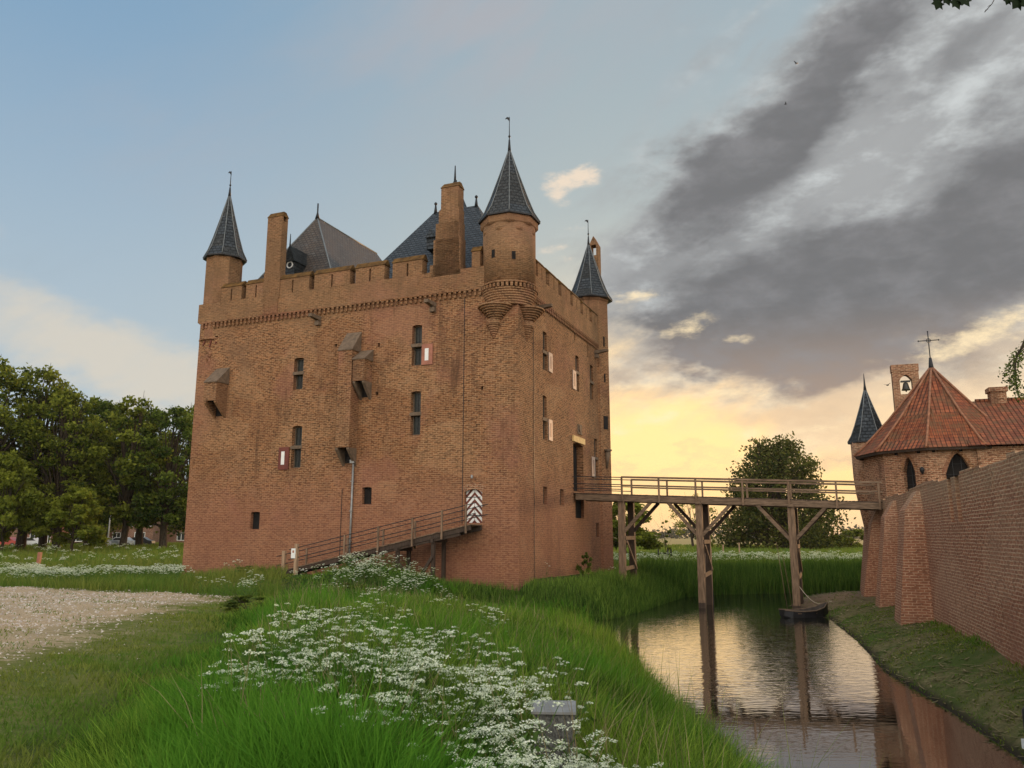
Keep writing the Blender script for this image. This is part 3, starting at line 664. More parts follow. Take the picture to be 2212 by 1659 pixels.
def merlon(a0, a1, axis, slit, z1=None):
    z1 = z1 or topz; zc = z1 - .34; sl = (a0 + a1) / 2 - .05
    b = MB()
    T = (lambda x, q, z: (x, -PO + q, z)) if axis == 'F' else ((lambda x, q, z: (PO - q, x, z)) if axis == 'R' else (lambda x, q, z: (-KW - PO + q, x, z)) if axis == 'L' else (lambda x, q, z: (x, KL + PO - q, z)))
    def bx(x0, x1, za, zb, q0=0, q1=PT): b.hexa([T(x0, q0, za), T(x1, q0, za), T(x1, q1, za), T(x0, q1, za), T(x0, q0, zb), T(x1, q0, zb), T(x1, q1, zb), T(x0, q1, zb)])
    if slit:
        s0, s1 = gapz - .05, min(zc - .12, gapz + .75)
        bx(a0, sl, gapz - .02, zc); bx(sl + .11, a1, gapz - .02, zc); bx(sl, sl + .11, s1, zc)
    else: bx(a0, a1, gapz - .02, zc)
    o = b.build('merlon', M['brick'], keep)
    c = MB(); e = .05; i = a0 - e, a1 + e
    if axis == 'F' or axis == 'B': c.prism([T(i[0], -e, zc), T(i[0], PT + e, zc), T(i[0], PT * .62, z1), T(i[0], PT * .40, z1)], (i[1] - i[0], 0, 0))
    else: c.prism([T(i[0], -e, zc), T(i[0], PT + e, zc), T(i[0], PT * .62, z1), T(i[0], PT * .40, z1)], (0, i[1] - i[0], 0))
    c.build('coping', M['coping'], o)
for x0, x1, y in ((478, 521, 640), (531, 574, 635), (597, 667, 620), (679, 755, 608), (768, 830, 596), (848, 912, 588), (1019, 1037, 565)):
    a = hitF(x0, y, -PO)[0]; b_ = hitF(x1, y, -PO)[0]; merlon(a, b_, 'F', x1 - x0 > 25)
for x0, x1, y in ((1162, 1179, 600), (1187, 1206, 620), (1213, 1232, 640), (1237.5, 1254, 660), (1259.5, 1273, 670), (1279, 1290, 680), (1293.5, 1302, 690)):
    a = hitR(x0, y, PO)[0]; b_ = hitR(x1, y, PO)[0]; merlon(a, b_, 'R', True, topz - .05)
for k in range(5): merlon(1.6 + k * 3.1, 3.7 + k * 3.1, 'L', True, topz - .02)
for k in range(6): merlon(-KW + 1.5 + k * 3.3, -KW + 3.9 + k * 3.3, 'B', True, topz - .03)
# slate caps -------------------------------------------------------
def finial(parent, c, z, h, vane=True, name='finial'):
    f = part(name, M['iron'], parent, lambda b: (b.tube([(c[0], c[1], z - .1), (c[0], c[1], z + h * .32)], [.10, .045]), b.tube([(c[0], c[1], z + h * .3), (c[0], c[1], z + h)], [.032, .018], 6),
        b.lathe(c, [(.02, z + h * .38), (.07, z + h * .41), (.07, z + h * .43), (.02, z + h * .46)], 8)))
    if vane: part('weather_vane', M['iron'], f, lambda b: (b.prism([(c[0] + u * ex[0] * .8, c[1] - u * ex[1] * 0, z + h + w_) for u, w_ in ((.02, -.30), (.02, -.06), (-.10, .0), (-.22, .02), (-.36, -.08), (-.22, -.08), (-.14, -.14))], (0, .03, 0)),))
    return f
def slate_cap(parent, c, r, z0, z1, n=8, ph=0., mat='slate', flare=.14):
    h = z1 - z0
    cap = part('slate_cap', M[mat], parent, lambda b: b.lathe(c, [(r, z0), (r * .80, z0 + h * .13), (r * .60, z0 + h * .33), (r * .33, z0 + h * .64), (.05, z1)], n, ph, False, True))
    def hips(b):
        for k in range(n):
            a = ph + 2 * math.pi * k / n
            b.tube([(c[0] + q * 1.012 * math.cos(a), c[1] + q * 1.012 * math.sin(a), z0 + h * w_ + .015) for q, w_ in ((r, 0), (r * .80, .13), (r * .60, .33), (r * .33, .64), (.05, 1))], .028, 5)
    part('lead_hips', M['lead'], cap, hips)
    part('eaves_gutter', M['iron'], cap, lambda b: b.lathe(c, [(r * .9, z0 - .10), (r * 1.01, z0 - .08), (r * 1.01, z0 - .005)], n, ph, False))
    return cap
def near(px, py, lx_guess):  # helper: z at local plane y=lx_guess
    return hitF(px, py, lx_guess)
# front corner turret
tc = (-.85, .85); zt0 = hitF(1099, 474, -.55)[1] + .45; ztop = hitF(1098, 326, .85)[1]; RT = 1.43
print('turret', zt0, ztop)
def tur(b):
    b.lathe(tc, [(RT, ZS + .02), (RT, zt0 - .30)], 32, 0, True)
turret = part('corner_turret', M['brick2'], keep, tur, 'round corner turret on stepped corbels')
part('turret_cornice', M['brick2'], turret, lambda b: (b.lathe(tc, [(RT + .04, zt0 - .95), (RT + .07, zt0 - .88), (RT + .07, zt0 - .80), (RT + .02, zt0 - .72)], 8, R(-112.5 + 22.15), False), b.lathe(tc, [(RT + .06, zt0 - .55), (RT + .15, zt0 - .45), (RT + .15, zt0 - .02)], 8, R(-90 + 22.15 - 0), False)))
slate_cap(turret, tc, 1.68, zt0, ztop, 8, R(-90 + 22.15)); finial(turret, tc, ztop, hitF(1098, 253, .85)[1] - ztop)
for x0, x1, y0, y1 in ((1063, 1071, 539, 558), (1107, 1114.5, 540, 558)):
    lx, z = hitF((x0 + x1) / 2, (y0 + y1) / 2, tc[1] - RT * .93); ang = math.atan2(-RT * .93, lx - tc[0])
    part('turret_opening', M['dark'], turret, lambda b: b.bar((tc[0] + (RT - .1) * math.cos(ang), tc[1] + (RT - .1) * math.sin(ang), z), (tc[0] + (RT + .012) * math.cos(ang), tc[1] + (RT + .012) * math.sin(ang), z), .20, .44))
def corb(b):
    # dentil ring, then stepped rings tapering to the walls, one cone on each side of the corner
    for k in range(40):
        a = 2 * math.pi * k / 40
        p = lambda r, z: (tc[0] + r * math.cos(a), tc[1] + r * math.sin(a), z)
        b.bar(p(RT - .15, ZS - .05), p(RT + .12, ZS - .05), .13, .22)
    b.lathe(tc, [(RT + .12, ZS + .07), (RT + .12, ZS + .16)], 32)
    z = ZS - .16
    for k in range(7):
        r = RT + .06 - .035 * k; b.lathe(tc, [(r - .05, z - .125), (r, z - .10), (r, z)], 32); z -= .125
    z7 = z
    for c_, off in (((-1.25, .02), 0), ((-.02, 1.25), 0)):
        z = z7
        for k in range(9):
            r = .98 * (1 - k / 9.6); b.lathe(c_, [(r - .05, z - .105), (r, z - .085), (r, z)], 20); z -= .105
        for k in range(7):
            r = .40 * (1 - k / 7.4); cc = (c_[0] - .12, c_[1]) if c_[0] < -1 else c_
            b.lathe(cc, [(max(.01, r - .04), z - .11), (r, z - .09), (r, z + (.25 if k == 0 else 0))], 16); z -= .11
part('turret_corbels', M['brick2'], turret, corb)
# rear right stair turret, full height, and the left turret
t2 = (-.75, KL - 1.0); z20 = hitR(1279, 636, .3)[1] + .5; z21 = hitR(1267.5, 522, -.7)[1]; print('t2', z20, z21)
st = part('stair_turret', M['brick'], keep, lambda b: b.lathe(t2, [(1.32, -.3), (1.30, z20 - .3), (1.38, z20 - .2), (1.40, z20 - .02)], 8, R(-90 + 22.15 + 22.5), False), 'tall octagonal stair turret at the far corner of the gate wall')
slate_cap(st, t2, 1.62, z20, z21, 8, R(-90 + 22.15)); finial(st, t2, z21, 1.9)
for a, z, w_, h_ in ((R(-22.85), 17.2, .12, .7), (R(-22.85), 14.6, .12, .6), (R(-22.85), 11.5, .45, .9)):
    part('window_opening', M['dark'], st, lambda b: b.bar((t2[0] + 1.15 * math.cos(a), t2[1] + 1.15 * math.sin(a), z), (t2[0] + 1.245 * math.cos(a), t2[1] + 1.245 * math.sin(a), z), w_, h_))
part('bracket_hood', M['frame'], st, lambda b: (b.bar((t2[0] + 1.15 * math.cos(R(-22.85)), t2[1] + 1.15 * math.sin(R(-22.85)), 9.6), (t2[0] + 1.5 * math.cos(R(-22.85)), t2[1] + 1.5 * math.sin(R(-22.85)), 9.6), .5, .12), b.tube([(t2[0] + 1.2 * math.cos(R(-22.85)), t2[1] + 1.2 * math.sin(R(-22.85)), 8.4), (t2[0] + 1.36 * math.cos(R(-22.85)), t2[1] + 1.36 * math.sin(R(-22.85)), 9.5)], [.08, .2], 8)))
t3 = (-KW + .66, 1.0); z30 = hitF(475, 560, .1)[1] + .32; z31 = hitF(487, 424, 1.0)[1]; print('t3', z30, z31)
tl = part('corner_turret', M['brick2'], keep, lambda b: b.lathe(t3, [(1.13, ZS - 1.0), (1.13, z30 - .02)], 8, R(-90 + 22.15 + 22.5 + 12), False), 'octagonal left corner turret')
slate_cap(tl, t3, 1.33, z30, z31, 8, R(-90 + 22.15 + 12)); finial(tl, t3, z31, hitF(489, 372, 1.0)[1] - z31)
def corb2(b):
    z = ZS - .9
    for k in range(6): r = 1.2 - .1 * k; b.lathe((t3[0] + .02 * k, t3[1] + .05 * k), [(r - .05, z - .13), (r, z - .1), (r, z)], 16); z -= .13
    for k in range(4): b.lathe((-KW + .75 + .18 * (k % 2), .02), [(.02, z - .3), (.16 - .03 * k, z - .15), (.2 - .03 * k, z + .15)], 10); z -= .22
part('turret_corbels', M['brick2'], tl, corb2)
# chimneys
def stack(px0, px1, ptop, b0, b1, steps, name='chimney', lab=None, void=True):
    x0, z = hitF(px0, ptop + 30, b0)[0], hitF((px0 + px1) / 2, ptop, b0)[1]; x1 = hitF(px1, ptop + 30, b0)[0]
    def fn(b):
        b.box((x0, b0, ZS + .1), (x1, b1, z - .62 if void else z - .25))
        if void:
            w_ = (x1 - x0) * .16
            b.box((x0, b0, z - .62), (x1, b0 + .14, z - .30)); b.box((x0, b1 - .14, z - .62), (x1, b1, z - .30))
            b.box((x0, b0 + .142, z - .62), (x0 + w_, b1 - .142, z - .30))
        for s0, s1, zz in steps: b.box((x0 - s0, b0 - .004, gapz - .25), (x1 + s1, b1 - .01, zz))
    c = part(name, M['brick2'], keep, fn, lab)
    part('chimney_cap', M['coping'], c, lambda b: b.prism([(x0 - .04, b0 - .04, z - .32 if void else z - .25), (x1 + .04, b0 - .04, z - .32 if void else z - .25), (x1 + .04, b0 + (b1 - b0) * .45, z), (x0 - .04, b0 + (b1 - b0) * .45, z)][:4], (0, .02, 0)) if False else
         b.hexa([(x0 - .04, b0 - .04, z - .32), (x1 + .04, b0 - .04, z - .32), (x1 + .04, b1 + .04, z - .32), (x0 - .04, b1 + .04, z - .32), (x0 + .06, (b0 + b1) / 2 - .12, z), (x1 - .02, (b0 + b1) / 2 - .12, z), (x1 - .02, (b0 + b1) / 2 + .12, z), (x0 + .06, (b0 + b1) / 2 + .12, z)]))
    return c
zs1 = hitF(590, 596, -.15)[1]
stack(578, 609, 458, -.17, .38, [(.04, .06, hitF(600, 590)[1])], lab='tall narrow chimney at the left of the front battlements')
stack(953, 990, 392, -.126, .55, [(.12, .05, hitF(960, 455)[1]), (.30, .10, hitF(950, 485)[1]), (.42, .16, hitF(945, 520)[1]), (.62, .18, hitF(935, 575)[1]), (.85, .2, hitF(935, 590)[1])], lab='massive stepped chimney left of the round corner turret', void=False)
def rearchim(b):
    y0, z = hitR(1299, 560, -.6)[0], hitR(1307, 537, -.6)[1]; yy = KL + .1
    b.box((-1.05, yy, 10), (-.35, yy + .7, z - 1.5)); b.box((-1.05, yy, z - 1.5), (-.90, yy + .7, z - .7)); b.box((-.50, yy, z - 1.5), (-.35, yy + .7, z - .7))
    b.prism([(-1.05, yy, z - .7), (-.35, yy, z - .7), (-.70, yy, z)], (0, .7, 0))
part('chimney', M['brick2'], keep, rearchim, 'slim chimney with a pointed head behind the stair turret')
# main roofs
zA = ZS + .72
def hip(b, x0, x1, y0, y1, rx0, ry0, rx1, ry1, zr):
    c = [(x0, y0, zA), (x1, y0, zA), (x1, y1, zA), (x0, y1, zA)]; a, e = (rx0, ry0, zr), (rx1, ry1, zr)
    if abs(rx0 - rx1) < .01: b.poly([c[0], c[1], a]); b.poly([c[1], c[2], e, a]); b.poly([c[2], c[3], e]); b.poly([c[3], c[0], a, e])
    else: b.poly([c[0], c[1], e, a]); b.poly([c[1], c[2], e]); b.poly([c[2], c[3], a, e]); b.poly([c[3], c[0], a])
ax, az_ = hitF(685.7, 470, 4.6); print('left apex', ax, az_)
rf = part('slate_roof', M['slate2'], keep, lambda b: hip(b, -KW + .9, -11.75, .95, KL - 1.0, ax, 4.6, ax, KL - 4.6, az_), 'weathered slate hipped roof on the left')
part('lead_hips', M['lead'], rf, lambda b: (b.tube([(-11.75, .95, zA), (ax, 4.6, az_)], .05, 5), b.tube([(-KW + .9, .95, zA), (ax, 4.6, az_)], .05, 5), b.tube([(ax, 4.6, az_), (ax, KL - 4.6, az_)], .05, 5)))
part('ridge_finial', M['iron'], rf, lambda b: b.tube([(ax, 4.6, az_ - .1), (ax, 4.6, az_ + .35), (ax, 4.6, az_ + 1.0)], [.16, .05, .05], 8))
r1x, rz1 = hitF(938, 459, 5.0); r2x, rz2 = hitF(1032, 446, 5.0); print('ridge', r1x, rz1, r2x, rz2)
rr = part('slate_roof', M['slate'], keep, lambda b: hip(b, -11.7, -1.1, .95, 9.6, r1x, 5.0, r2x, 5.0, rz1), 'dark slate hipped roof behind the stepped chimney')
for x in (r1x + .1, r2x - .1): part('ridge_finial', M['iron'], rr, lambda b: (b.tube([(x, 5.0, rz1 - .1), (x, 5.0, rz1 + .45)], [.12, .05], 8), b.lathe((x, 5.0), [(.03, rz1 + .45), (.10, rz1 + .52), (.10, rz1 + .6), (.02, rz1 + .68)], 8)))
sx_, sz_ = hitF(983, 388, 12.0)
sp = part('slate_spire', M['slate'], keep, lambda b: b.lathe((sx_, 12.0), [(3.2, zA), (2.9, sz_ - 7.0), (.05, sz_)], 8, 0, False), 'steep slate spire behind the chimney')
part('ridge_finial', M['iron'], sp, lambda b: (b.tube([(sx_, 12.0, sz_ - .2), (sx_, 12.0, sz_ + 1.1)], [.1, .04], 6), b.tube([(sx_ + .9, 10.4, sz_ - 2.8), (sx_ + .9, 10.4, sz_ - .9)], [.1, .05], 6), b.tube([(sx_ + 1.15, 10.2, sz_ - 3.0), (sx_ + 1.15, 10.2, sz_ - 1.3)], [.1, .05], 6)))
# dormers
dx0, dzz = hitF(631, 571, 1.6)
dm_ = part('dormer', M['slate'], rf, lambda b: (b.prism([(dx0 - .42, 1.25, dzz + .1), (dx0 + .42, 1.25, dzz + .1), (dx0, 1.25, dzz + 1.15)], (0, 2.2, 0)), b.box((dx0 - .34, 1.4, dzz - .9), (dx0 + .34, 3.2, dzz + .09))), 'small dormer with a round white face')
part('round_window', M['white'], dm_, lambda b: [b.hexa([(dx0 + r_ * math.cos(a), y_, dzz - .1 + r_ * math.sin(a)) for r_, y_ in ((.16, 1.36), (.16, 1.395), (.24, 1.395), (.24, 1.36))] + [(dx0 + r_ * math.cos(a + .4), y_, dzz - .1 + r_ * math.sin(a + .4)) for r_, y_ in ((.16, 1.36), (.16, 1.395), (.24, 1.395), (.24, 1.36))]) for a in [k * .393 for k in range(16)]])
part('dormer_finial', M['iron'], dm_, lambda b: b.tube([(dx0, 1.3, dzz + 1.1), (dx0, 1.3, dzz + 1.9)], [.05, .02], 6))
ddx, ddz = hitF(938, 518, 2.6)
part('dormer', M['slate'], rr, lambda b: (b.prism([(ddx - .35, 2.1, ddz), (ddx + .35, 2.1, ddz), (ddx, 2.1, ddz + .55)], (0, 1.6, 0)), b.box((ddx - .3, 2.2, ddz - .7), (ddx + .3, 3.4, ddz - .004))))
# garderobes --------------------------------------------------------
def garderobe(px0, px1, pyt, pys, pyb, pd, lab, mat='brick2'):
    """box hung on the wall: front px0..px1, sloped roof pyt..pys, underside pyb, projecting pd"""
    x0 = hitF(px0, (pys + pyb) / 2, -pd)[0]; x1 = hitF(px1, (pys + pyb) / 2, -pd)[0]; xm_ = (px0 + px1) / 2
    zt, zf, zb_ = hitF(xm_ + 8, pyt)[1], hitF(xm_, pys, -pd)[1], hitF(xm_, pyb, -pd)[1]
    def fn(b):
        b.box((x0, -pd, zb_), (x1, -pd + .14, zf)); b.box((x0, -pd + .142, zb_), (x0 + .14, -.002, zf)); b.box((x1 - .14, -pd + .142, zb_), (x1, -.002, zf))
    g = part('garderobe', M[mat], keep, fn, lab)
    part('stone_roof', M['frame'], g, lambda b: b.hexa([(x0 - .05, -pd - .05, zf + .003), (x1 + .05, -pd - .05, zf + .003), (x1 + .05, -.002, zf + .003), (x0 - .05, -.002, zf + .003), (x0 - .05, -pd - .05, zf + .06), (x1 + .05, -pd - .05, zf + .06), (x1 + .05, -.002, zt), (x0 - .05, -.002, zt)]))
    part('chute_dark', M['dark'], g, lambda b: (b.box((x0 + .145, -pd + .145, zb_ + .03), (x1 - .145, -.004, zf - .1)), b.box((x0 + .165, -.035, zb_ - .8), (x1 - .165, -.004, zb_ + .028))))  # near-black fill, plus a thin sheet painting the shade on the wall below
    def cb(b):
        for xx in (x0, x1 - .16):
            b.prism([(xx, -.002, zb_ - .004), (xx, -pd * .96, zb_ - .004), (xx, -pd * .96, zb_ - .12), (xx, -.002, zb_ - .95)], (.16, 0, 0))
    part('corbel', M['frame' if px0 > 700 else mat], g, cb)
    return x0, x1, zb_
garderobe(441, 467, 797, 826, 865, .95, 'small stone-roofed garderobe near the left edge of the front wall')
gx0, gx1, gzb = garderobe(727.5, 757, 720, 757, 966, .80, 'long garderobe shaft in the middle of the front wall')
garderobe(762, 787, 758, 776, 822, .80, 'short garderobe box against the right side of the long shaft')
px_ = hitF(760, 1050, -.1)[0]; pzt = hitF(764, 1000)[1]
part('downpipe', M['zinc'], keep, lambda b: (b.tube([(px_ + .04, -.10, pzt), (px_, -.10, 2.0)], .055, 8), b.box((px_ - .12, -.22, pzt - .02), (px_ + .16, -.004, pzt + .16)), [b.box((px_ - .07, -.17, z), (px_ + .07, -.004, z + .04)) for z in (3.6, 5.2, 6.8)]))
for px, py in ((683, 686), (932, 656)):
    lx, z = hitF(px, py, -.3)
    part('water_spout', M['frame'], keep, lambda b: (b.hexa([(lx - .22, -.75, z - .02), (lx + .02, -.75, z - .02), (lx + .15, .02, z - .14), (lx - .13, .02, z - .14), (lx - .22, -.75, z + .16), (lx + .02, -.75, z + .16), (lx + .15, .02, z + .12), (lx - .13, .02, z + .12)]), b.box((lx - .14, -.25, z - .42), (lx + .14, .02, z - .16))))
for px, py in ((1176, 663), (1300, 759)):
    ly, z = hitR(px, py, .5)
    part('water_spout', M['frame'], keep, lambda b: (b.hexa([(.95, ly - .12, z - .02), (-.02, ly - .14, z - .16), (-.02, ly + .14, z - .16), (.95, ly + .12, z - .02), (.95, ly - .12, z + .12), (-.02, ly - .14, z + .10), (-.02, ly + .14, z + .10), (.95, ly + .12, z + .12)]), b.box((.25, ly - .12, z - .42), (-.02, ly + .12, z - .18))))
def wire(b):
    for px in (1001,):
        x = hitF(px, 900)[0]; b.box((x - .012, -.03, 4.5), (x + .012, -.008, ZS - .4))
    y = hitR(1152.8, 900)[0]; b.box((.008, y - .012, 1.0), (.03, y + .012, ZS - .4))
    x = hitF(738, 1100)[0]; b.box((x - .012, -.03, 1.9), (x + .012, -.008, 6.4))
part('lightning_conductor', M['iron'], keep, wire)
part('tie_iron', M['red'], keep, lambda b: [b.bar((-KW + .35 + k * .5, -.03, ZS - 1.35 - .25 * (k % 2)), (-KW + .65 + k * .35, -.03, ZS - .8 - .2 * k), .07, .05, (0, 1, 0)) for k in range(3)])

# ------------------------------------------------------------------ ramp to the striped door
ramp = empty('wooden_ramp', 'long sloping wooden ramp with wire railings rising to the striped door', 'ramp', pos=(CX, CY, 0), rz=TH)
RX1, RZ1 = rd[1] + .05, rd[2] - .06; fx, fy = loc(*at_z(618, 1240, 1.93)[:2]); RX0, RZ0 = fx - .7, Hs(*wld(fx, fy)) + .06
ry0, ry1 = -1.55, -.06                     # ramp lies along the wall
fy0 = fy
RT0 = (RX0, (fy0 + .55, fy0 - .75), RZ0); 
def rp_(t, side, dz=0.):
    """point on the ramp: t 0..1 from foot to door, side 0 wall side, 1 outer side"""
    x = RX0 + (RX1 - RX0) * t; z = RZ0 + (RZ1 - RZ0) * t
    ya = (fy0 + .62) + (ry1 - fy0 - .62) * t; yb = (fy0 - .68) + (ry0 - fy0 + .68) * t
    return (x, ya if side == 0 else yb, z + dz) if side in (0, 1) else (x, ya + (yb - ya) * side, z + dz)
def deck(b):
    N_ = 60
    for k in range(N_):
        t0, t1 = k / N_, (k + .93) / N_; j = rnd.uniform(-.006, .006)
        p = [rp_(t0, 0, -.05 + j), rp_(t0, 1, -.05 + j), rp_(t1, 1, -.05 + j), rp_(t1, 0, -.05 + j), rp_(t0, 0, j), rp_(t0, 1, j), rp_(t1, 1, j), rp_(t1, 0, j)]; b.hexa(p)
part('deck', M['oakx'], ramp, deck)
part('side_beam', M['oakdark'], ramp, lambda b: b.bar(rp_(0.03, .93, -.17), rp_(1, .93, -.17), .12, .22))
part('side_beam', M['oakdark'], ramp, lambda b: b.bar(rp_(0.03, .07, -.17), rp_(1, .07, -.17), .12, .22))
def tpx(px, yy): return (hitF(px, 1180, yy)[0] - RX0) / (RX1 - RX0)
TS = {1: [tpx(x, -1.9) for x in (655, 751, 819, 889, 950, 1000)], 0: [0.0] + [tpx(x, -.5) for x in (677, 758, 829.6, 894)]}
for side in (1, 0):
    for i, t in enumerate(TS[side]):
        big = i == 0; dz = -.4 if not big else -.5
        part('post', M['palepost' if big else 'oak'], ramp, lambda b: b.bar(rp_(t, 1.03 if side else -.03, dz), rp_(t, 1.03 if side else -.03, 1.15 if big else 1.0), .17 if big else .085, .17 if big else .085, (1, 0, 0)))
    for hh in (.95, .45):
        part('railing', M['iron'], ramp, lambda b: b.tube([rp_(TS[side][0] - .04, 1.03 if side else -.03, hh)] + [rp_(t, 1.03 if side else -.03, hh) for t in TS[side]] + [rp_(1.03, 1.03 if side else -.03, hh)], .022, 5))
for t in (.655, .825):
    for sd in (.12, .9):
        p = rp_(t, sd, -.25); part('trestle_leg', M['oakdark'], ramp, lambda b: b.bar((p[0], p[1], .6), p, .17, .17, (1, 0, 0)))
    part('cross_beam', M['oakdark'], ramp, lambda b: b.bar(rp_(t, -.05, -.36), rp_(t, 1.05, -.36), .16, .18))
p0, p1 = rp_(.655, .9, -.5), rp_(.825, .9, -.5); pm_ = ((p0[0] + p1[0]) / 2, p0[1], 1.35)
part('brace', M['oakdark'], ramp, lambda b: b.bar((p0[0], p0[1] - .03, 2.7), (pm_[0] + .1, p0[1] - .03, 1.3), .10, .14))
part('brace', M['oakdark'], ramp, lambda b: b.bar((p1[0], p0[1] + .06, 2.9), (pm_[0] - .1, p0[1] + .06, 1.3), .10, .14))
part('tie_beam', M['oakdark'], ramp, lambda b: b.bar(rp_(.56, .9, -.30), (rp_(.95, .9)[0], rp_(.95, .9)[1], rp_(.56, .9)[2] + .62), .12, .14))
sgn = rp_(TS[1][0], 1.03, 0)
nb = empty('notice', 'small white notice hanging on the right foot post of the ramp', 'sign', pos=(CX, CY, 0), rz=TH)
part('board', M['white'], nb, lambda b: b.box((sgn[0] - .24, sgn[1] - .13, sgn[2] + .42), (sgn[0] + .02, sgn[1] - .10, sgn[2] + .92)))
part('printed_block', M['redbright'], nb, lambda b: b.box((sgn[0] - .16, sgn[1] - .135, sgn[2] + .70), (sgn[0] - .06, sgn[1] - .1305, sgn[2] + .82)))

# ------------------------------------------------------------------ footbridge from the gate
br = empty('footbridge', 'long timber footbridge on tall posts over the moat', 'bridge', pos=(CX, CY, 0), rz=TH)
BW = 1.15; BL = 16.9; bz0, bz1 = hitR(1250, 1062)[1], None
lx_end = BL; by = GATE_Y
def hitB(x, y, off):  # hit plane local y = by+off
    return hitF(x, y, by + off)
bz1 = hitB(1905, 1084, -BW)[1]; bx1 = hitB(1908, 1084, -BW)[0]; print('bridge end', bx1, bz0, bz1, 'gate', by)
bz0 = hitB(1262, 1064, -BW)[1]
zb_at = lambda x: bz0 + (bz1 - bz0) * x / bx1
def bdeck(b):
    n_ = 90
    for k in range(n_):
        x0 = .02 + (bx1 - .02) * k / n_; x1 = x0 + bx1 / n_ * .92; z = zb_at(x0) + rnd.uniform(-.006, .006)
        b.box((x0, by - BW, z - .06), (x1, by + BW, z))
part('deck', M['oakdark'], br, bdeck)
for s_ in (-1, 1):
    part('main_beam', M['oakx'], br, lambda b: b.bar((.15, by + s_ * (BW - .12), zb_at(0) - .24), (bx1 + .3, by + s_ * (BW - .12), zb_at(bx1) - .24), .26, .34))
nearx = [hitB(x, 1070, -BW)[0] for x in (1344, 1424, 1503.5, 1604.5, 1703.5, 1807, 1899)]
for s_ in (-1, 1):
    yy = by + s_ * (BW + .06)
    for x in nearx:
        part('railing_post', M['oak'], br, lambda b: b.bar((x, yy, zb_at(x) - .42), (x, yy, zb_at(x) + .98), .10, .10, (1, 0, 0)))
    for h, w_ in ((1.0, .10), (.52, .09)):
        part('handrail', M['oakx'], br, lambda b: b.bar((nearx[0] - .02, yy - .0 * s_, zb_at(nearx[0]) + h + .0), (bx1, yy, zb_at(bx1) + h), .13 if h > .9 else .06, w_))
    part('handrail', M['iron'], br, lambda b: [b.bar((.0, yy, zb_at(0) + h), (nearx[0], yy, zb_at(nearx[0]) + h), .05, .05) for h in (.98, .55, .28)])
for i, x in enumerate((hitB(1344, 1180, -BW)[0], hitB(1513, 1190, -BW)[0], hitB(1714, 1190, -BW)[0])):
    zt = zb_at(x) - .42; lean = .10
    P0 = lambda s_, z: (x + (0.05 if s_ > 0 else 0), by + s_ * (BW - .12 + lean * (zt - z) / zt * 2.0), z)
    for s_ in (-1, 1):
        pst = part('support_post', M['oak' if s_ < 0 else 'oakdark'], br, lambda b: b.bar(P0(s_, -.9 if i else .3), P0(s_, zt), .36, .36, (1, 0, 0)))
        if i: part('wet_foot', M['oakdark'], pst, lambda b: b.bar(P0(s_, -.8), P0(s_, .28), .368, .368, (1, 0, 0)))
        for dx in ((1,) if i == 0 else (-1, 1)):
            part('knee_brace', M['oakx' if s_ < 0 else 'oakdark'], br, lambda b: b.bar((x + dx * .12, P0(s_, zt - 1.5)[1], zt - 1.75), (x + dx * 1.75, by + s_ * (BW - .12), zb_at(x + dx * 1.75) - .38), .16, .18))
    part('cap_beam', M['oakx'], br, lambda b: b.bar((x, by - BW - .25, zt + .07), (x, by + BW + .25, zt + .07), .30, .14))
    part('cross_tie', M['oakx'], br, lambda b: b.bar((x + .21, by - BW - .18, 1.75 if i else 2.05), (x + .21, by + BW + .18, 1.85 if i else 2.1), .07, .22))
    part('cross_tie', M['oakx'], br, lambda b: b.bar((x + .21, by - BW, zt - 2.1), (x + .21, by + BW, zt - 2.1), .07, .22))
    part('diagonal_brace', M['oakx'], br, lambda b: b.bar((x + .27, by + BW + .1, 1.95), (x + .27, by - BW + .1, zt - 2.3), .06, .14))
part('cloth', M['red'], br, lambda b: b.hexa([(nearx[0] + .20, by - .9, zt - .06 + 0.0), (nearx[0] + .9, by - .9, zt - .06), (nearx[0] + .9, by - .2, zt - .06), (nearx[0] + .20, by - .2, zt - .06), (nearx[0] + .2, by - .9, zt - .02), (nearx[0] + .9, by - .9, zt - .02), (nearx[0] + .9, by - .2, zt - .02), (nearx[0] + .2, by - .2, zt - .02)])) if False else None
# thin mooring poles standing against the bridge posts
for px, pt, pb in ((1525, 1195, 1340), (1539, 1185, 1322), (1704, 1170, 1318), (1716, 1200, 1300)):
    X, Y, _ = at_z(px, pb if pb > 1310 else 1316, 0.0); zt_ = at_depth(px, pt, Y)[2]
    po = MB(); po.tube([(X, Y, -.6), (X + (.1 if px < 1600 else -.45), Y, zt_)], .014, 6)
    tag(po.build('mooring_pole', M['oak']), {1525: 'thin pale pole left of the pair by the middle bridge post', 1539: 'thin pale pole right of the pair by the middle bridge post', 1704: 'thin leaning pole left of the bridge post by the boat', 1716: 'thin pole right of the bridge post by the boat'}[px], 'pole', 'thin poles standing in the moat')

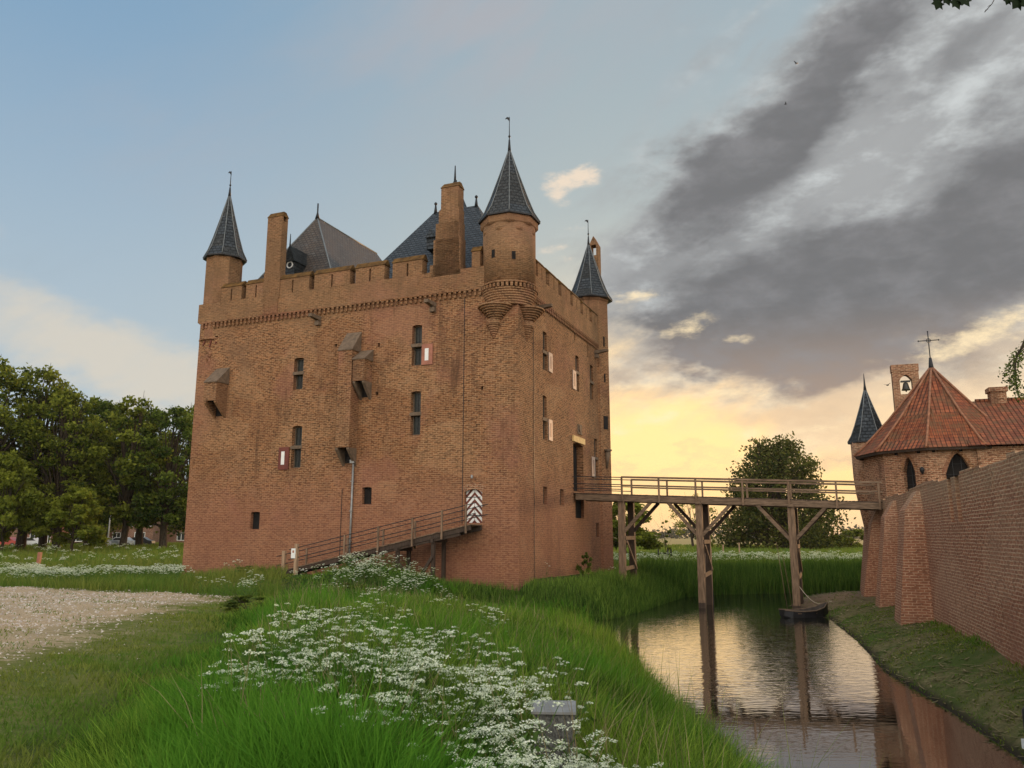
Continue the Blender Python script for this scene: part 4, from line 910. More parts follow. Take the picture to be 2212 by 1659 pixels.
# ------------------------------------------------------------------ curtain wall with buttresses
WB = (19.7, 43.1); wdir = Vector((.310, .951, 0)).normalized(); WTH = math.atan2(-wdir.x, wdir.y)
wex = Vector((wdir.y, -wdir.x, 0))
cw = empty('curtain_wall', 'tall brick curtain wall with battered buttresses along the right bank', 'wall', pos=(WB[0], WB[1], 0), rz=WTH)
def locW(X, Y): v = Vector((X - WB[0], Y - WB[1], 0)); return v.dot(wex), v.dot(wdir)
def hitW(px, py, x=0.):
    d = Vector(ray(px, py)); o = Vector((-WB[0], -WB[1], 0)); t = (x - o.dot(wex)) / d.dot(wex)
    return o.dot(wdir) + d.dot(wdir) * t, CAM[2] + d.z * t
ZW = 5.72
wy0, wy1 = -44.0, 6.0
slots = []
for px0, px1, pb in ((2050, 2057.5, 1128), (2066, 2075, 1128)):
    a = hitW(px0, 1080)[0]; c = hitW(px1, 1080)[0]; slots.append((min(a, c), max(a, c), hitW((px0 + px1) / 2, pb)[1], ZW, .22))
sl = hitW(2143.5, 1037)[0]; slots.append((sl - .04, sl + .04, hitW(2143, 1058)[1], hitW(2143, 1018)[1], .3))
sl2 = hitW(1945, 1060)[0]
mw = MB(); panel(mw, (0, wy0), (0, 1), (-1, 0), wy1 - wy0, -.4, ZW, [(s[0] - wy0, s[1] - wy0, *s[2:]) for s in slots])
for y0, y1, zt_ in ((wy0, slots[1][0] if slots[1][0] < slots[0][0] else slots[0][0], ZW),): pass
mw.box((.35, wy0, -.4), (.9, wy1, ZW - .003)); mw.poly([(0, wy0, ZW), (.35, wy0, ZW), (.35, wy1, ZW), (0, wy1, ZW)])
mw.build('wall', M['brickwall'], cw)
def rough_top(b):
    y = wy0
    while y < wy1:
        L = rnd.uniform(.5, 1.8); h = rnd.choice([0, .06, .09, .12, .16])
        if h and not any(s[0] - .05 < y + L and y < s[1] + .05 for s in slots): b.box((-.01, y, ZW + .002), (.8, y + L, ZW + h))
        y += L
part('worn_coping', M['brickwall'], cw, rough_top)
part('slot_backing', M['brickchapel'], cw, lambda b: [b.box((.222, s[0] - .05, s[2] - .05), (.34, s[1] + .05, s[3] - .05)) for s in slots[:2]])
part('loophole', M['dark'], cw, lambda b: b.box((.28, sl - .06, slots[2][2]), (.33, sl + .06, slots[2][3])))
def buttress(y0, y1, pb, pt, ztop, lab, zc=.75):
    b = MB(); z0 = -.3
    b.hexa([(-pb, y0, z0), (-.002, y0 - .1, z0), (-.002, y1 + .1, z0), (-pb, y1, z0), (-pt, y0 + .08, ztop - zc), (-.002, y0 + .02, ztop - zc), (-.002, y1 - .02, ztop - zc), (-pt, y1 - .08, ztop - zc)])
    b.hexa([(-pt, y0 + .08, ztop - zc + .0), (-.002, y0 + .02, ztop - zc), (-.002, y1 - .02, ztop - zc), (-pt, y1 - .08, ztop - zc), (-.10, y0 + .3, ztop), (-.002, y0 + .3, ztop), (-.002, y1 - .3, ztop), (-.10, y1 - .3, ztop)])
    b.build('buttress', M['brickwall'], cw)
buttress(-13.1, -11.4, 1.25, .62, ZW - .1, '')
buttress(-6.4, -4.8, 1.25, .55, ZW - .2, '')
buttress(.35, 1.9, 1.3, .45, ZW - .4, '')

# ------------------------------------------------------------------ chapel
AC = (3.5, 2.1); 
ch = empty('chapel', 'brick chapel with a many-sided red tiled apse roof topped by a cross', 'chapel', pos=(WB[0], WB[1], 0), rz=WTH)
EZ = 8.45; RA = 3.9; ph10 = R(-126) - WTH
av = [(AC[0] + RA * math.cos(ph10 + k * R(36)), AC[1] + RA * math.sin(ph10 + k * R(36))) for k in range(10)]
mw = MB(); dk_ = MB(); wins = {0: (.66, .62, 5.3, 8.0, 1.0), 9: (.30, .34, 5.6, 7.9, .8), 1: (.62, .5, 5.9, 7.9, .9)}
wl = []
for k in range(10):
    a, c = av[k], av[(k + 1) % 10]; L = math.hypot(c[0] - a[0], c[1] - a[1]); U = ((c[0] - a[0]) / L, (c[1] - a[1]) / L); N = (U[1], -U[0])
    hs = []
    if k == 0: hs = [(L * .30, L * .80, 5.4, 8.05, .35, 1.05)]
    if k == 9: hs = [(L * .42, L * .68, 5.6, 7.95, .35, .75)]
    if k == 1: hs = [(L * .25, L * .60, 5.8, 7.9, .35, .8)]
    panel(mw, a, U, N, L, 0., EZ, hs)
    for h in hs:
        q = MB(); P = lambda u, z, d: (a[0] + U[0] * u - N[0] * d, a[1] + U[1] * u - N[1] * d, z)
        q.hexa([P(h[0] - .02, h[2] - .02, .345), P(h[1] + .02, h[2] - .02, .345), P(h[1] + .02, h[2] - .02, .40), P(h[0] - .02, h[2] - .02, .40), P(h[0] - .02, h[3], .345), P(h[1] + .02, h[3], .345), P(h[1] + .02, h[3], .40), P(h[0] - .02, h[3], .40)])
        wo = q.build('window', M['dark'], ch)
        q = MB(); nb_ = 3 if k == 0 else 2
        for j in range(1, nb_): u = h[0] + (h[1] - h[0]) * j / nb_; q.bar(P(u, h[2], .32), P(u, h[3] - .1, .32), .03, .03)
        for j in range(1, 5): z = h[2] + (h[3] - h[2]) * j / 5.; q.bar(P(h[0], z, .335), P(h[1], z, .335), .02, .02)
        q.build('glazing_bar', M['iron'], wo)
        # arch moulding
        q = MB(); um, w2 = (h[0] + h[1]) / 2, (h[1] - h[0]) / 2; prev = None
        for j in range(13):
            s_ = j / 6. - 1; zz = h[3] - h[5] * abs(s_) ** 1.75
            pi_, po_ = P(um + s_ * w2, zz + .02, -.012), P(um + s_ * (w2 + .17), zz + .22 * (1 - .4 * abs(s_)), -.012)
            if prev: q.poly([prev[0], pi_, po_, prev[1]]); 
            prev = (pi_, po_)
        q.build('arch_moulding', M['brick2'], wo)
mw.build('wall', M['brickchapel'], ch)
for k in (9, 0, 1):
    a, c = av[k], av[(k + 1) % 10]
    for f_ in ((.1, .62) if k != 9 else (.3, .8)):
        X_, Y_ = a[0] + (c[0] - a[0]) * f_, a[1] + (c[1] - a[1]) * f_
        part('putlog_hole', M['dark'], ch, lambda b: b.bar((X_ - (X_ - AC[0]) * .02, Y_ - (Y_ - AC[1]) * .02, 8.2), (X_ + (X_ - AC[0]) * .004, Y_ + (Y_ - AC[1]) * .004, 8.2), .17, .2))
hx, hy = av[0][0] * .93 + av[1][0] * .07 - .0, av[0][1] * .93 + av[1][1] * .07
q = MB(); q0 = av[9][0] * .12 + av[0][0] * .88, av[9][1] * .12 + av[0][1] * .88
part('wall_lamp', M['iron'], ch, lambda b: b.lathe((q0[0] - .12, q0[1] - .14), [(.03, 7.0), (.11, 7.2), (.12, 7.3), (.04, 7.38)], 8))
RE = 4.38; AZ = 13.15
ap = part('apse_roof', M['tile'], ch, lambda b: b.lathe(AC, [(RE, EZ - .12), (RE * .86, EZ + .42), (RE * .55, EZ + 1.85), (.06, AZ)], 10, ph10, False, False))
def ribs(b):
    for k in range(10):
        a = ph10 + k * R(36)
        b.tube([(AC[0] + r_ * math.cos(a), AC[1] + r_ * math.sin(a), z + .03) for r_, z in ((RE * 1.005, EZ - .12), (RE * .868, EZ + .42), (RE * .558, EZ + 1.85), (.1, AZ))], .065, 6)
part('ridge_tiles', M['ridge'], ap, ribs)
part('eaves_board', M['oakdark'], ap, lambda b: b.lathe(AC, [(RA + .01, EZ - .22), (RE * .98, EZ - .26), (RE * .99, EZ - .14)], 10, ph10, False, False, False))
cr = part('cross', M['iron'], ap, lambda b: (b.tube([(AC[0], AC[1], AZ - .15), (AC[0], AC[1], AZ + .65)], [.16, .07], 8), b.tube([(AC[0], AC[1], AZ + .6), (AC[0], AC[1], AZ + 2.15)], .028, 6), b.tube([(AC[0] - .5, AC[1], AZ + 1.66), (AC[0] + .5, AC[1], AZ + 1.66)], .024, 6),
    [b.tube([(AC[0] + .11 * math.cos(t_), AC[1], AZ + 1.66 + .11 * math.sin(t_)), (AC[0] + .11 * math.cos(t_ + .8), AC[1], AZ + 1.66 + .11 * math.sin(t_ + .8))], .022, 5) for t_ in [j * math.pi / 4 for j in range(8)]], [b.lathe(p_[:2], [(.01, p_[2] - .05), (.05, p_[2]), (.01, p_[2] + .05)], 6) for p_ in ((AC[0] - .52, AC[1], AZ + 1.66), (AC[0] + .52, AC[1], AZ + 1.66), (AC[0], AC[1], AZ + 2.18))]))
# nave running away to the right
NZ = 11.2; nh = 4.3
def nave(b):
    b.box((AC[0] + 1, AC[1] - nh + .45, 2.), (26, AC[1] + nh - .45, EZ - .15))
part('nave_wall', M['brickchapel'], ch, nave)
part('nave_roof', M['tile'], ch, lambda b: (b.poly([(AC[0] + .6, AC[1] - nh, EZ - .1), (26, AC[1] - nh, EZ - .1), (26, AC[1], NZ), (AC[0] + .6, AC[1], NZ)]), b.poly([(AC[0] + .6, AC[1] + nh, EZ - .1), (26, AC[1] + nh, EZ - .1), (26, AC[1], NZ), (AC[0] + .6, AC[1], NZ)]), b.tube([(AC[0] + 2, AC[1], NZ + .02), (26, AC[1], NZ + .02)], .1, 6)))
dch = Vector(ray(2153, 850)); och = Vector((-WB[0], -WB[1], 0)); tch = (AC[1] - och.dot(wdir)) / dch.dot(wdir); cx_, cz_ = och.dot(wex) + dch.dot(wex) * tch, CAM[2] + ray(2153, 838)[2] * tch
part('chimney', M['brickchapel'], ch, lambda b: (b.box((cx_ - .38, AC[1] - .35, NZ - .7), (cx_ + .38, AC[1] + .35, cz_ - .25)), b.box((cx_ - .46, AC[1] - .43, cz_ - .25), (cx_ + .46, AC[1] + .43, cz_))))
# bell gable behind the apse
def locW3(px, py, Y): p = at_depth(px, py, Y); a = locW(p[0], p[1]); return a[0], a[1], p[2]
g0 = locW3(1928, 787, 49.3); g1 = locW3(1979, 785, 49.3); gz = g0[2]; gy = (g0[1] + g1[1]) / 2; gxm = (g0[0] + g1[0]) / 2; gw = .76
ozb, ozt = at_depth(1955, 851, 49.3)[2], at_depth(1955, 809, 49.3)[2]
def gable(b):
    panel(b, (gxm - gw, gy), (1, 0), (0, -1), 2 * gw, 5., gz - .45, [(gw - .36, gw + .36, ozb, ozt, .5, .36)])
    panel(b, (gxm - gw, gy + .5), (1, 0), (0, -1), 2 * gw, 5., gz - .45, [(gw - .36, gw + .36, ozb, ozt, .001, .36)])
    for xx in (gxm - gw, gxm + gw): b.poly([(xx, gy, 5), (xx, gy + .5, 5), (xx, gy + .5, gz - .45), (xx, gy, gz - .45)])
    b.box((gxm - gw - .03, gy - .04, gz - .45), (gxm + gw + .03, gy + .54, gz))
bg_ = part('bell_gable', M['brickchapel'], ch, gable)
bm_ = (ozb + ozt) / 2
part('bell', M['bronze'], bg_, lambda b: (b.lathe((gxm, gy + .25), [(.27, bm_ - .34), (.22, bm_ - .24), (.16, bm_ + .02), (.13, bm_ + .12), (.03, bm_ + .17)], 14), b.box((gxm - .28, gy + .18, bm_ + .17), (gxm + .28, gy + .32, bm_ + .28)), b.tube([(gxm, gy + .25, bm_ - .45), (gxm, gy + .25, bm_ - .3)], .04, 6)))
part('slate_roof', M['slate'], ch, lambda b: b.prism([(AC[0] - 3.2, AC[1] + 3.4, EZ), (AC[0] + 2.2, AC[1] + 3.4, EZ), (gxm, AC[1] + 3.4, 11.9)], (0, 3.6, 0)))
# round slate capped turret at the wall end
q = locW3(1878, 955, 47.0); TC = (q[0], q[1]); tz = q[2]; ta = at_depth(1880, 842, 47.)[2]
tw = part('wall_turret', M['brickchapel'], ch, lambda b: b.lathe(TC, [(.55, 0), (.60, 3.9), (.95, 6.3), (1.03, 7.3), (1.04, tz)], 18), 'slim slate-capped turret left of the apse')
slate_cap(tw, TC, 1.18, tz, ta, 6, R(-90) - WTH + .12); part('finial', M['iron'], tw, lambda b: b.tube([(TC[0], TC[1], ta - .1), (TC[0], TC[1], ta + .25), (TC[0], TC[1], ta + 1.0)], [.1, .06, .012], 6))
# bastion wall end under the turret, seen through the bridge
part('bastion', M['brickwall'], ch, lambda b: b.hexa([(-.9, 1.95, -.3), (3, 1.95, -.3), (3, 6.5, -.3), (-.9, 6.5, -.3), (-.1, 2.2, 5.6), (3, 2.2, 5.6), (3, 6.2, 5.6), (-.1, 6.2, 5.6)]))

# ------------------------------------------------------------------ rowing boat
bp = at_z(1748, 1335, 0.); boat = empty('rowing_boat', 'small black rowing boat moored beside the bridge post', 'boat', pos=(bp[0], bp[1] + .6, 0), rz=R(14)); boat.scale = (.80, .85, .9)
def hull(b, s=1., inner=False):
    st_ = [(-1.55, .30, .02, .40), (-1.1, .52, -.14, .36), (-.4, .64, -.18, .33), (.4, .62, -.18, .36), (1.1, .42, -.12, .50), (1.62, .06, .10, .74)]
    rows = []
    for x, w_, zb, zt in st_:
        w_ *= s; 
        if inner: zb += .09; x *= .96; zt -= .02
        rows.append([(x, -w_, zt), (x, -w_ * .82, zb + .10), (x, -w_ * .45, zb), (x, w_ * .45, zb), (x, w_ * .82, zb + .10), (x, w_, zt)])
    for A, B in zip(rows, rows[1:]):
        for k in range(5): b.poly([A[k], A[k + 1], B[k + 1], B[k]])
    b.poly(rows[0])
part('hull', M['boat'], boat, hull)
part('inner_planking', M['boatin'], boat, lambda b: hull(b, .93, True))
def gun(b):
    for s_ in (-1, 1): b.tube([(-1.55, .30 * s_, .40), (-1.1, .52 * s_, .36), (-.4, .64 * s_, .33), (.4, .62 * s_, .36), (1.1, .42 * s_, .50), (1.62, .06 * s_, .74)], .035, 6)
part('gunwale', M['frame'], boat, gun)
for x in (-.7, .35): part('thwart', M['oakx'], boat, lambda b: b.box((x - .12, -.58, .20), (x + .12, .58, .24)))
rb = MB(); a0 = Vector((bp[0] + 1.5, bp[1] + .9, .72)); a1 = Vector((*at_depth(1723, 1262, 43.6),)); pts = [a0.lerp(a1, t) - Vector((0, 0, .5 * math.sin(math.pi * t))) for t in [k / 10 for k in range(11)]]
rb.tube(pts, .018, 5); tag(rb.build('mooring_rope', M['rope']), 'pale mooring rope from the black boat to the bridge post', 'rope')
# ------------------------------------------------------------------ small things on the near bank
bxp = at_z(1197, 1536, 2.62); gl = Hs(bxp[0], bxp[1]); yb_ = bxp[1]
lb = empty('floodlight_box', 'grey metal floodlight box half hidden among the white flowers in the foreground', 'floodlight', pos=(bxp[0], bxp[1], .60), rz=R(-4)); lb.scale = (.74, .74, 1)
part('housing', M['metalbox'], lb, lambda b: (b.box((-.21, -.02, 1.2), (-.18, .30, 2.0)), b.box((.18, -.02, 1.2), (.21, .30, 2.0)), b.box((-.179, .27, 1.2), (.179, .30, 2.0)), b.box((-.179, -.02, 1.60), (.179, .0, 2.0))))
part('lid', M['zinc'], lb, lambda b: b.hexa([(-.23, -.05, 2.003), (.22, -.05, 2.003), (.22, .32, 2.003), (-.23, .32, 2.003), (-.23, -.05, 2.02), (.22, -.05, 2.02), (.22, .32, 2.05), (-.23, .32, 2.05)]))
def lampm():
    m, t = newmat('lamp_glow'); e = t.n('ShaderNodeEmission'); e.inputs[0].default_value = (1, .62, .28, 1); e.inputs[1].default_value = 3.5
    t.L.new(e.outputs[0], t.n('ShaderNodeOutputMaterial').inputs[0]); return m
part('lit_lamp', lampm(), lb, lambda b: b.lathe((0, .10), [(.0, 1.36), (.07, 1.40), (.07, 1.46), (.0, 1.50)], 10))
hp = at_z(770, 1231, 2.05)
hm = MB(); rr_ = .34
hm.tube([(rr_ * math.cos(t_), 0, rr_ * math.sin(t_)) for t_ in [k * math.pi / 12 for k in range(25)]], .035, 6, False)
tag(hm.build('white_hoop', M['white'], None, (hp[0], hp[1], 2.1), R(15)), 'white hoop standing in the grass below the ramp', 'hoop')
sp_ = at_z(82, 1221, 1.78); spm = empty('stake', 'short weathered wooden stake in the flowery meadow on the left', 'stake', pos=(sp_[0], sp_[1], Hs(sp_[0], sp_[1])))
part('post', M['redbright'], spm, lambda b: b.bar((0, 0, -.2), (.06, 0, 1.25), .26, .2, (1, 0, 0))); part('base_wrap', M['iron'], spm, lambda b: b.bar((.01, 0, -.1), (.02, 0, .42), .30, .24, (1, 0, 0)))
gp = at_z(2210, 1490, 1.15)
bo = empty('ground_spotlight', 'black ground spotlight with a white base at the right edge', 'floodlight', pos=(gp[0] + .08, gp[1], Hs(gp[0], gp[1])))
part('lamp_body', M['iron'], bo, lambda b: b.lathe((0, 0), [(.09, .12), (.13, .18), (.13, .62), (.09, .68)], 12)); part('base_stand', M['white'], bo, lambda b: b.box((-.16, -.12, -.05), (.06, .1, .115)))
# birds
for i, (px, py, Y, s_) in enumerate(((1720, 137, 60, .5), (1697, 225, 70, .5), (1917, 832, 60, .55))):
    p = at_depth(px, py, Y); b = MB()
    b.lathe((0, 0), [(0.01, -.28), (.08, -.12), (.09, .05), (.05, .2), (.01, .3)], 8)
    o = b.build('bird', M['iron'], None, p, 0); o.rotation_euler = (R(90), 0, R(35 + 40 * i)); o.scale = (s_,) * 3
    tag(o, ['small dark bird in flight before the upper grey cloud band', 'tiny dark bird flying lower in the grey cloud band', 'small dark bird flying left of the bell gable'][i], 'bird', 'birds in the sky')
    for sd in (-1, 1): part('wing', M['iron'], o, lambda b: b.hexa([(0, .02, -.08), (0, .02, .12), (sd * .5, .20, .05), (sd * .55, .20, -.06), (0, .05, -.08), (0, .05, .12), (sd * .5, .22, .05), (sd * .55, .22, -.06)]))

# ------------------------------------------------------------------ vegetation
def blades(P, h, w, bend, tint, name, mat, nseg=2, lean=None):
    """P (n,3) roots; each blade is nseg quads tapering upward, curved"""
    n = len(P); a = rng.uniform(0, 2 * np.pi, n); d = np.stack([np.cos(a), np.sin(a)], -1); f = rng.uniform(0, 2 * np.pi, n); s = np.stack([np.cos(f), np.sin(f)], -1)
    rows = []
    for k in range(nseg + 1):
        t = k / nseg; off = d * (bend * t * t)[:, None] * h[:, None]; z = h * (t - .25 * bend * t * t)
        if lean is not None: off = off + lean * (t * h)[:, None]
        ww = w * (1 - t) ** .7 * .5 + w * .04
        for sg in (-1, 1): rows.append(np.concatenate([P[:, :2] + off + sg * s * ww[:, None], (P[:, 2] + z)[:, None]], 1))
    V = np.stack(rows, 1); nr = 2 * (nseg + 1); base = (np.arange(n) * nr)[:, None]
    F = np.concatenate([base + np.array([[2 * k, 2 * k + 1, 2 * k + 3, 2 * k + 2]]) for k in range(nseg)], 0)
    tt = np.repeat(tint[:, None], nr, 1) * (np.repeat(np.linspace(.75, 1.1, nseg + 1), 2)[None, :])  # roots darker than tips: mild shade toward the ground put into the tint
    return np_mesh(name, V.reshape(-1, 3), F, mat, np.clip(tt, 0, 1).reshape(-1))
def mownx(Y): return -1.9 - .235 * Y
def scatter(n, x0, x1, y0, y1, powr=1.4):
    """random points, denser toward the camera"""
    Y = (rng.uniform(0, 1, n) * (y1 ** (1 - powr) - y0 ** (1 - powr)) + y0 ** (1 - powr)) ** (1 / (1 - powr))
    X = rng.uniform(x0, x1, n); return X, Y
def inkeep(X, Y, m=.0):
    lx = (X - CX) * ex[0] + (Y - CY) * ex[1]; ly = (X - CX) * ey[0] + (Y - CY) * ey[1]
    return (lx > -KW - m) & (lx < m) & (ly > -m) & (ly < KL + m)
def inview(X, Y, m=1.12): return np.abs(X) < (Y * .66 + 1.0) * m
def patch(X, Y, s, k): return .5 + .5 * np.clip(wig(X, Y, s, k) / 1.2, -1, 1)
# tall grass on the near land
X, Y = scatter(900000, -14, 6, 4.2, 39, 1.55)
d = wdist(X, Y); edge = mownx(Y) + wig(X, Y, .6, 2) * .5
keepm = (d > -.25) & ~isright(X, Y) & inview(X, Y) & (X > edge) & ~inkeep(X, Y)
dens = np.clip((X - edge) / 1.0, .12, 1) * np.where((Y > 30) & (X < -5.5), .55, 1.) * (.45 + .55 * patch(X, Y, 1.3, 5))
keepm &= rng.uniform(0, 1, len(X)) < dens
X, Y, d, edge = X[keepm], Y[keepm], d[keepm], edge[keepm]
Z = H(X, Y); pt = patch(X, Y, .8, 4.); pt2 = patch(X, Y, 2.2, 1.)
hgt = (.16 + .62 * sst(X - edge, .0, 1.9)) * rng.uniform(.55, 1.25, len(X)) * (.65 + .5 * pt2); hgt = np.where((Y > 22) & (X < -4.2), hgt * .5, hgt); bd = np.hypot(X - bxp[0], Y - bxp[1] + .5); hgt = np.where(Y > 26, hgt * .75, hgt); bd2 = np.hypot(X - bxp[0] * .9, (Y - bxp[1] + .8) * .55); hgt = hgt * (.22 + .78 * sst(np.minimum(bd, bd2), .35, .8))
tint = np.clip(rng.normal(.36, .20, len(X)) + (patch(X, Y, 6.3, 2.) - .5) * .38 + (patch(X, Y, 14., 5.) - .5) * .25 + (pt - .5) * .5 + sst(Y, 28, 38) * .1, 0, 1)
print('grass blades', len(X))
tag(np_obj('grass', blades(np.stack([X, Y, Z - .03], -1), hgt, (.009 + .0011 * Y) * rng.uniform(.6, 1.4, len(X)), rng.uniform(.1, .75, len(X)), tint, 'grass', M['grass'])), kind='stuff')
# short turf of the mown strip
X, Y = scatter(330000, -24, 0, 4.5, 42, 1.6); edge = mownx(Y) + wig(X, Y, .6, 2) * .5
gravel = -3.7 - .205 * Y; kk = inview(X, Y) & (X < edge + .8) & (wdist(X, Y) > 0) & ~inkeep(X, Y)
pr = np.where((X < gravel - .5) & (Y < 34.5), .05 + .35 * np.clip(wig(X, Y, 1.4, 2) - .1, 0, 1), 1.); kk &= rng.uniform(0, 1, len(X)) < pr * (.35 + .65 * patch(X, Y, 3.1, 2))
X, Y, edge = X[kk], Y[kk], edge[kk]; Z = H(X, Y)
tag(np_obj('short_turf', blades(np.stack([X, Y, Z - .01], -1), rng.uniform(.03, .085, len(X)) + .08 * sst(X - edge, -1.2, .6), .006 + .0010 * Y, rng.uniform(.2, .9, len(X)), np.clip(rng.normal(.45, .25, len(X)), 0, 1), 'short_turf', M['grasswild'], 1)), kind='stuff')
def seedy(n, x0, x1, y0, y1, h0, h1, w, name, mat, cond):
    X, Y = scatter(n, x0, x1, y0, y1, 1.4); d = wdist(X, Y); kk = cond(X, Y, d) & inview(X, Y) & ~isright(X, Y); X, Y = X[kk], Y[kk]; Z = np.maximum(H(X, Y), 0)
    tag(np_obj(name, blades(np.stack([X, Y, Z], -1), rng.uniform(h0, h1, len(X)), w + .0004 * Y, rng.uniform(.05, .7, len(X)), rng.uniform(.2, 1, len(X)), name, mat, 4)), kind='stuff')
seedy(5200, -12, 4, 5, 36, .75, 1.15, .007, 'seeding_grass', M['dry'], lambda X, Y, d: (d > .3) & (X > mownx(Y) + 1.2))
seedy(1500, -1, 4, 5, 36, 1.0, 1.75, .007, 'pale_reed_stems', M['grasswild'], lambda X, Y, d: (d > -.3) & (d < 1.2) & (Y < 36))
X, Y = scatter(5200, -12, 3.5, 5, 36, 1.3); kk = (wdist(X, Y) > .8) & (X > mownx(Y) + .3) & inview(X, Y) & (patch(X, Y, .9, 8) > .5) & (Y > 8.5) & (X > mownx(Y) + 1.6); X, Y = X[kk], Y[kk]; n = len(X); Z = H(X, Y)
nl = 7; PX = np.repeat(np.stack([X, Y, Z], -1), nl, 0); N_ = n * nl; a = rng.uniform(0, 2 * np.pi, N_); L = rng.uniform(.06, .16, N_); e_ = rng.uniform(.2, 1.2, N_); hz_ = rng.uniform(.15, .55, N_)
du = np.stack([np.cos(a) * np.cos(e_), np.sin(a) * np.cos(e_), np.sin(e_)], -1); sd = np.stack([-np.sin(a), np.cos(a), rng.uniform(-.3, .3, N_)], -1); P0_ = PX + np.array([0, 0, 1.]) * hz_[:, None] + du * .03
V = np.stack([P0_, P0_ + du * (L * .5)[:, None] - sd * (L * .2)[:, None], P0_ + du * L[:, None] - np.array([0, 0, 1.]) * (L * .25)[:, None], P0_ + du * (L * .5)[:, None] + sd * (L * .2)[:, None]], 1).reshape(-1, 3)
tag(np_obj('nettle_leaves', np_mesh('nettle_leaves', V, np.arange(N_ * 4).reshape(-1, 4), M['stalk'], np.repeat(rng.uniform(0, .9, N_), 4))), kind='stuff')
# reeds along the near bank
X, Y = scatter(260000, -2, 5.0, 5, 38.5, 1.25); d = wdist(X, Y); kk = (d > -.45) & (d < 1.5) & ~isright(X, Y) & (Y < 36.5) & inview(X, Y) & (rng.uniform(0, 1, len(X)) < np.clip(1.25 - np.abs(d - .2) * .75, .05, 1) * (.3 + .7 * patch(X, Y, 1.7, 3)))
X, Y, d = X[kk], Y[kk], d[kk]; Z = np.maximum(H(X, Y), -.1)
tag(np_obj('reeds', blades(np.stack([X, Y, Z - .03], -1), rng.uniform(.55, 1.15, len(X)) * (.6 + .5 * patch(X, Y, 2.6, 7)), .010 + .0006 * Y, rng.uniform(.04, .4, len(X)), np.clip(rng.normal(.5, .22, len(X)), 0, 1), 'reeds', M['grass'], 3)), kind='stuff')
# dark reeds round the foot of the keep and along the far bank
X = rng.uniform(-5, 16, 90000); Y = rng.uniform(37.5, 60, 90000); d = wdist(X, Y)
kk = (d > -.35) & (d < 3.2) & ~inkeep(X, Y, .15) & ~isright(X, Y) & ((Y > 38.2) | (X > 2)) & (X < .45 * Y) & (rng.uniform(0, 1, len(X)) < np.clip(1.3 - d * .3, .25, 1))
X, Y, d = X[kk], Y[kk], d[kk]; Z = np.maximum(H(X, Y), -.1)
bp2 = np.stack([X, Y, Z - .03], -1)
tag(np_obj('dark_reeds', blades(bp2, rng.uniform(.5, 1.05, len(X)) * np.where(d > 2., .7, 1.) * np.where(Y < 45, .62, 1.), rng.uniform(.025, .05, len(X)), rng.uniform(.05, .45, len(X)), np.clip(rng.normal(.42, .25, len(X)) + .25 * sst(d, .8, 2.5), 0, 1), 'dark_reeds', M['reeddark'], 2)), kind='stuff')
X = rng.uniform(8, 46, 90000); Y = rng.uniform(52, 66, 90000); d = wdist(X, Y); kk = (d > -.4) & (d < 5.) & (Y > 52.8) & ~((X > 15.) & (Y < 54.5)) & (rng.uniform(0, 1, len(X)) < np.clip(1.4 - d * .2, .2, 1)); X, Y, d = X[kk], Y[kk], d[kk]; Z = np.maximum(H(X, Y), -.1)
tag(np_obj('far_reeds', blades(np.stack([X, Y, Z - .05], -1), rng.uniform(1.0, 1.75, len(X)) * np.where(d > 2.5, .6, 1.), rng.uniform(.035, .07, len(X)), rng.uniform(.03, .3, len(X)), np.clip(rng.normal(.35, .2, len(X)) + .3 * sst(d, 1, 3.5), 0, 1), 'far_reeds', M['reeddark'], 2)), kind='stuff')
# meadow grass beyond
def meadow(n, x0, x1, y0, y1, h0, h1, name, wd=.06, lim=None):
    X, Y = scatter(n, x0, x1, y0, y1, 1.9); kk = inview(X, Y) & (wdist(X, Y) > 2.) & ~inkeep(X, Y, .2)
    if lim: kk &= lim(X, Y)
    X, Y = X[kk], Y[kk]; Z = H(X, Y)
    tag(np_obj(name, blades(np.stack([X, Y, Z - .05], -1), rng.uniform(h0, h1, len(X)), wd * (Y / 60.), rng.uniform(.1, .6, len(X)), np.clip(rng.normal(.45, .25, len(X)) + .3 * (patch(X, Y, .13, 2) - .5), 0, 1), name, M['grasswild'], 2)), kind='stuff')
meadow(130000, -85, -8, 33.6, 150, .3, .75, 'meadow_grass', .055, lambda X, Y: X < -.24 * Y - 1.5)
meadow(120000, 4, 130, 57, 190, .25, .6, 'field_grass', .07, lambda X, Y: X > .10 * Y)
# cut reed litter and short grass on the right bank
X = rng.uniform(7, 20, 150000); Y = 5 + 47 * rng.uniform(0, 1, 150000) ** 1.3; lw = (X - WB[0]) * wex.x + (Y - WB[1]) * wex.y; d = wdist(X, Y); kk = (lw < -.02) & (d > .02) & isright(X, Y) & inview(X, Y)
X, Y, d, lw = X[kk], Y[kk], d[kk], lw[kk]; Z = H(X, Y); pp = patch(X, Y, .7, 3)
k1 = rng.uniform(0, 1, len(X)) < np.clip(.05 + .8 * pp, 0, 1) * np.where(Y > 41, .2, 1.)
tag(np_obj('bank_grass', blades(np.stack([X, Y, Z - .02], -1)[k1], (rng.uniform(.03, .10, len(X)) + .25 * np.exp(lw / .25))[k1], (.008 + .0011 * Y)[k1], rng.uniform(.4, 1.1, k1.sum()), np.clip(rng.normal(.35, .25, k1.sum()), 0, 1), 'bank_grass', M['grasswild'], 2)), kind='stuff')
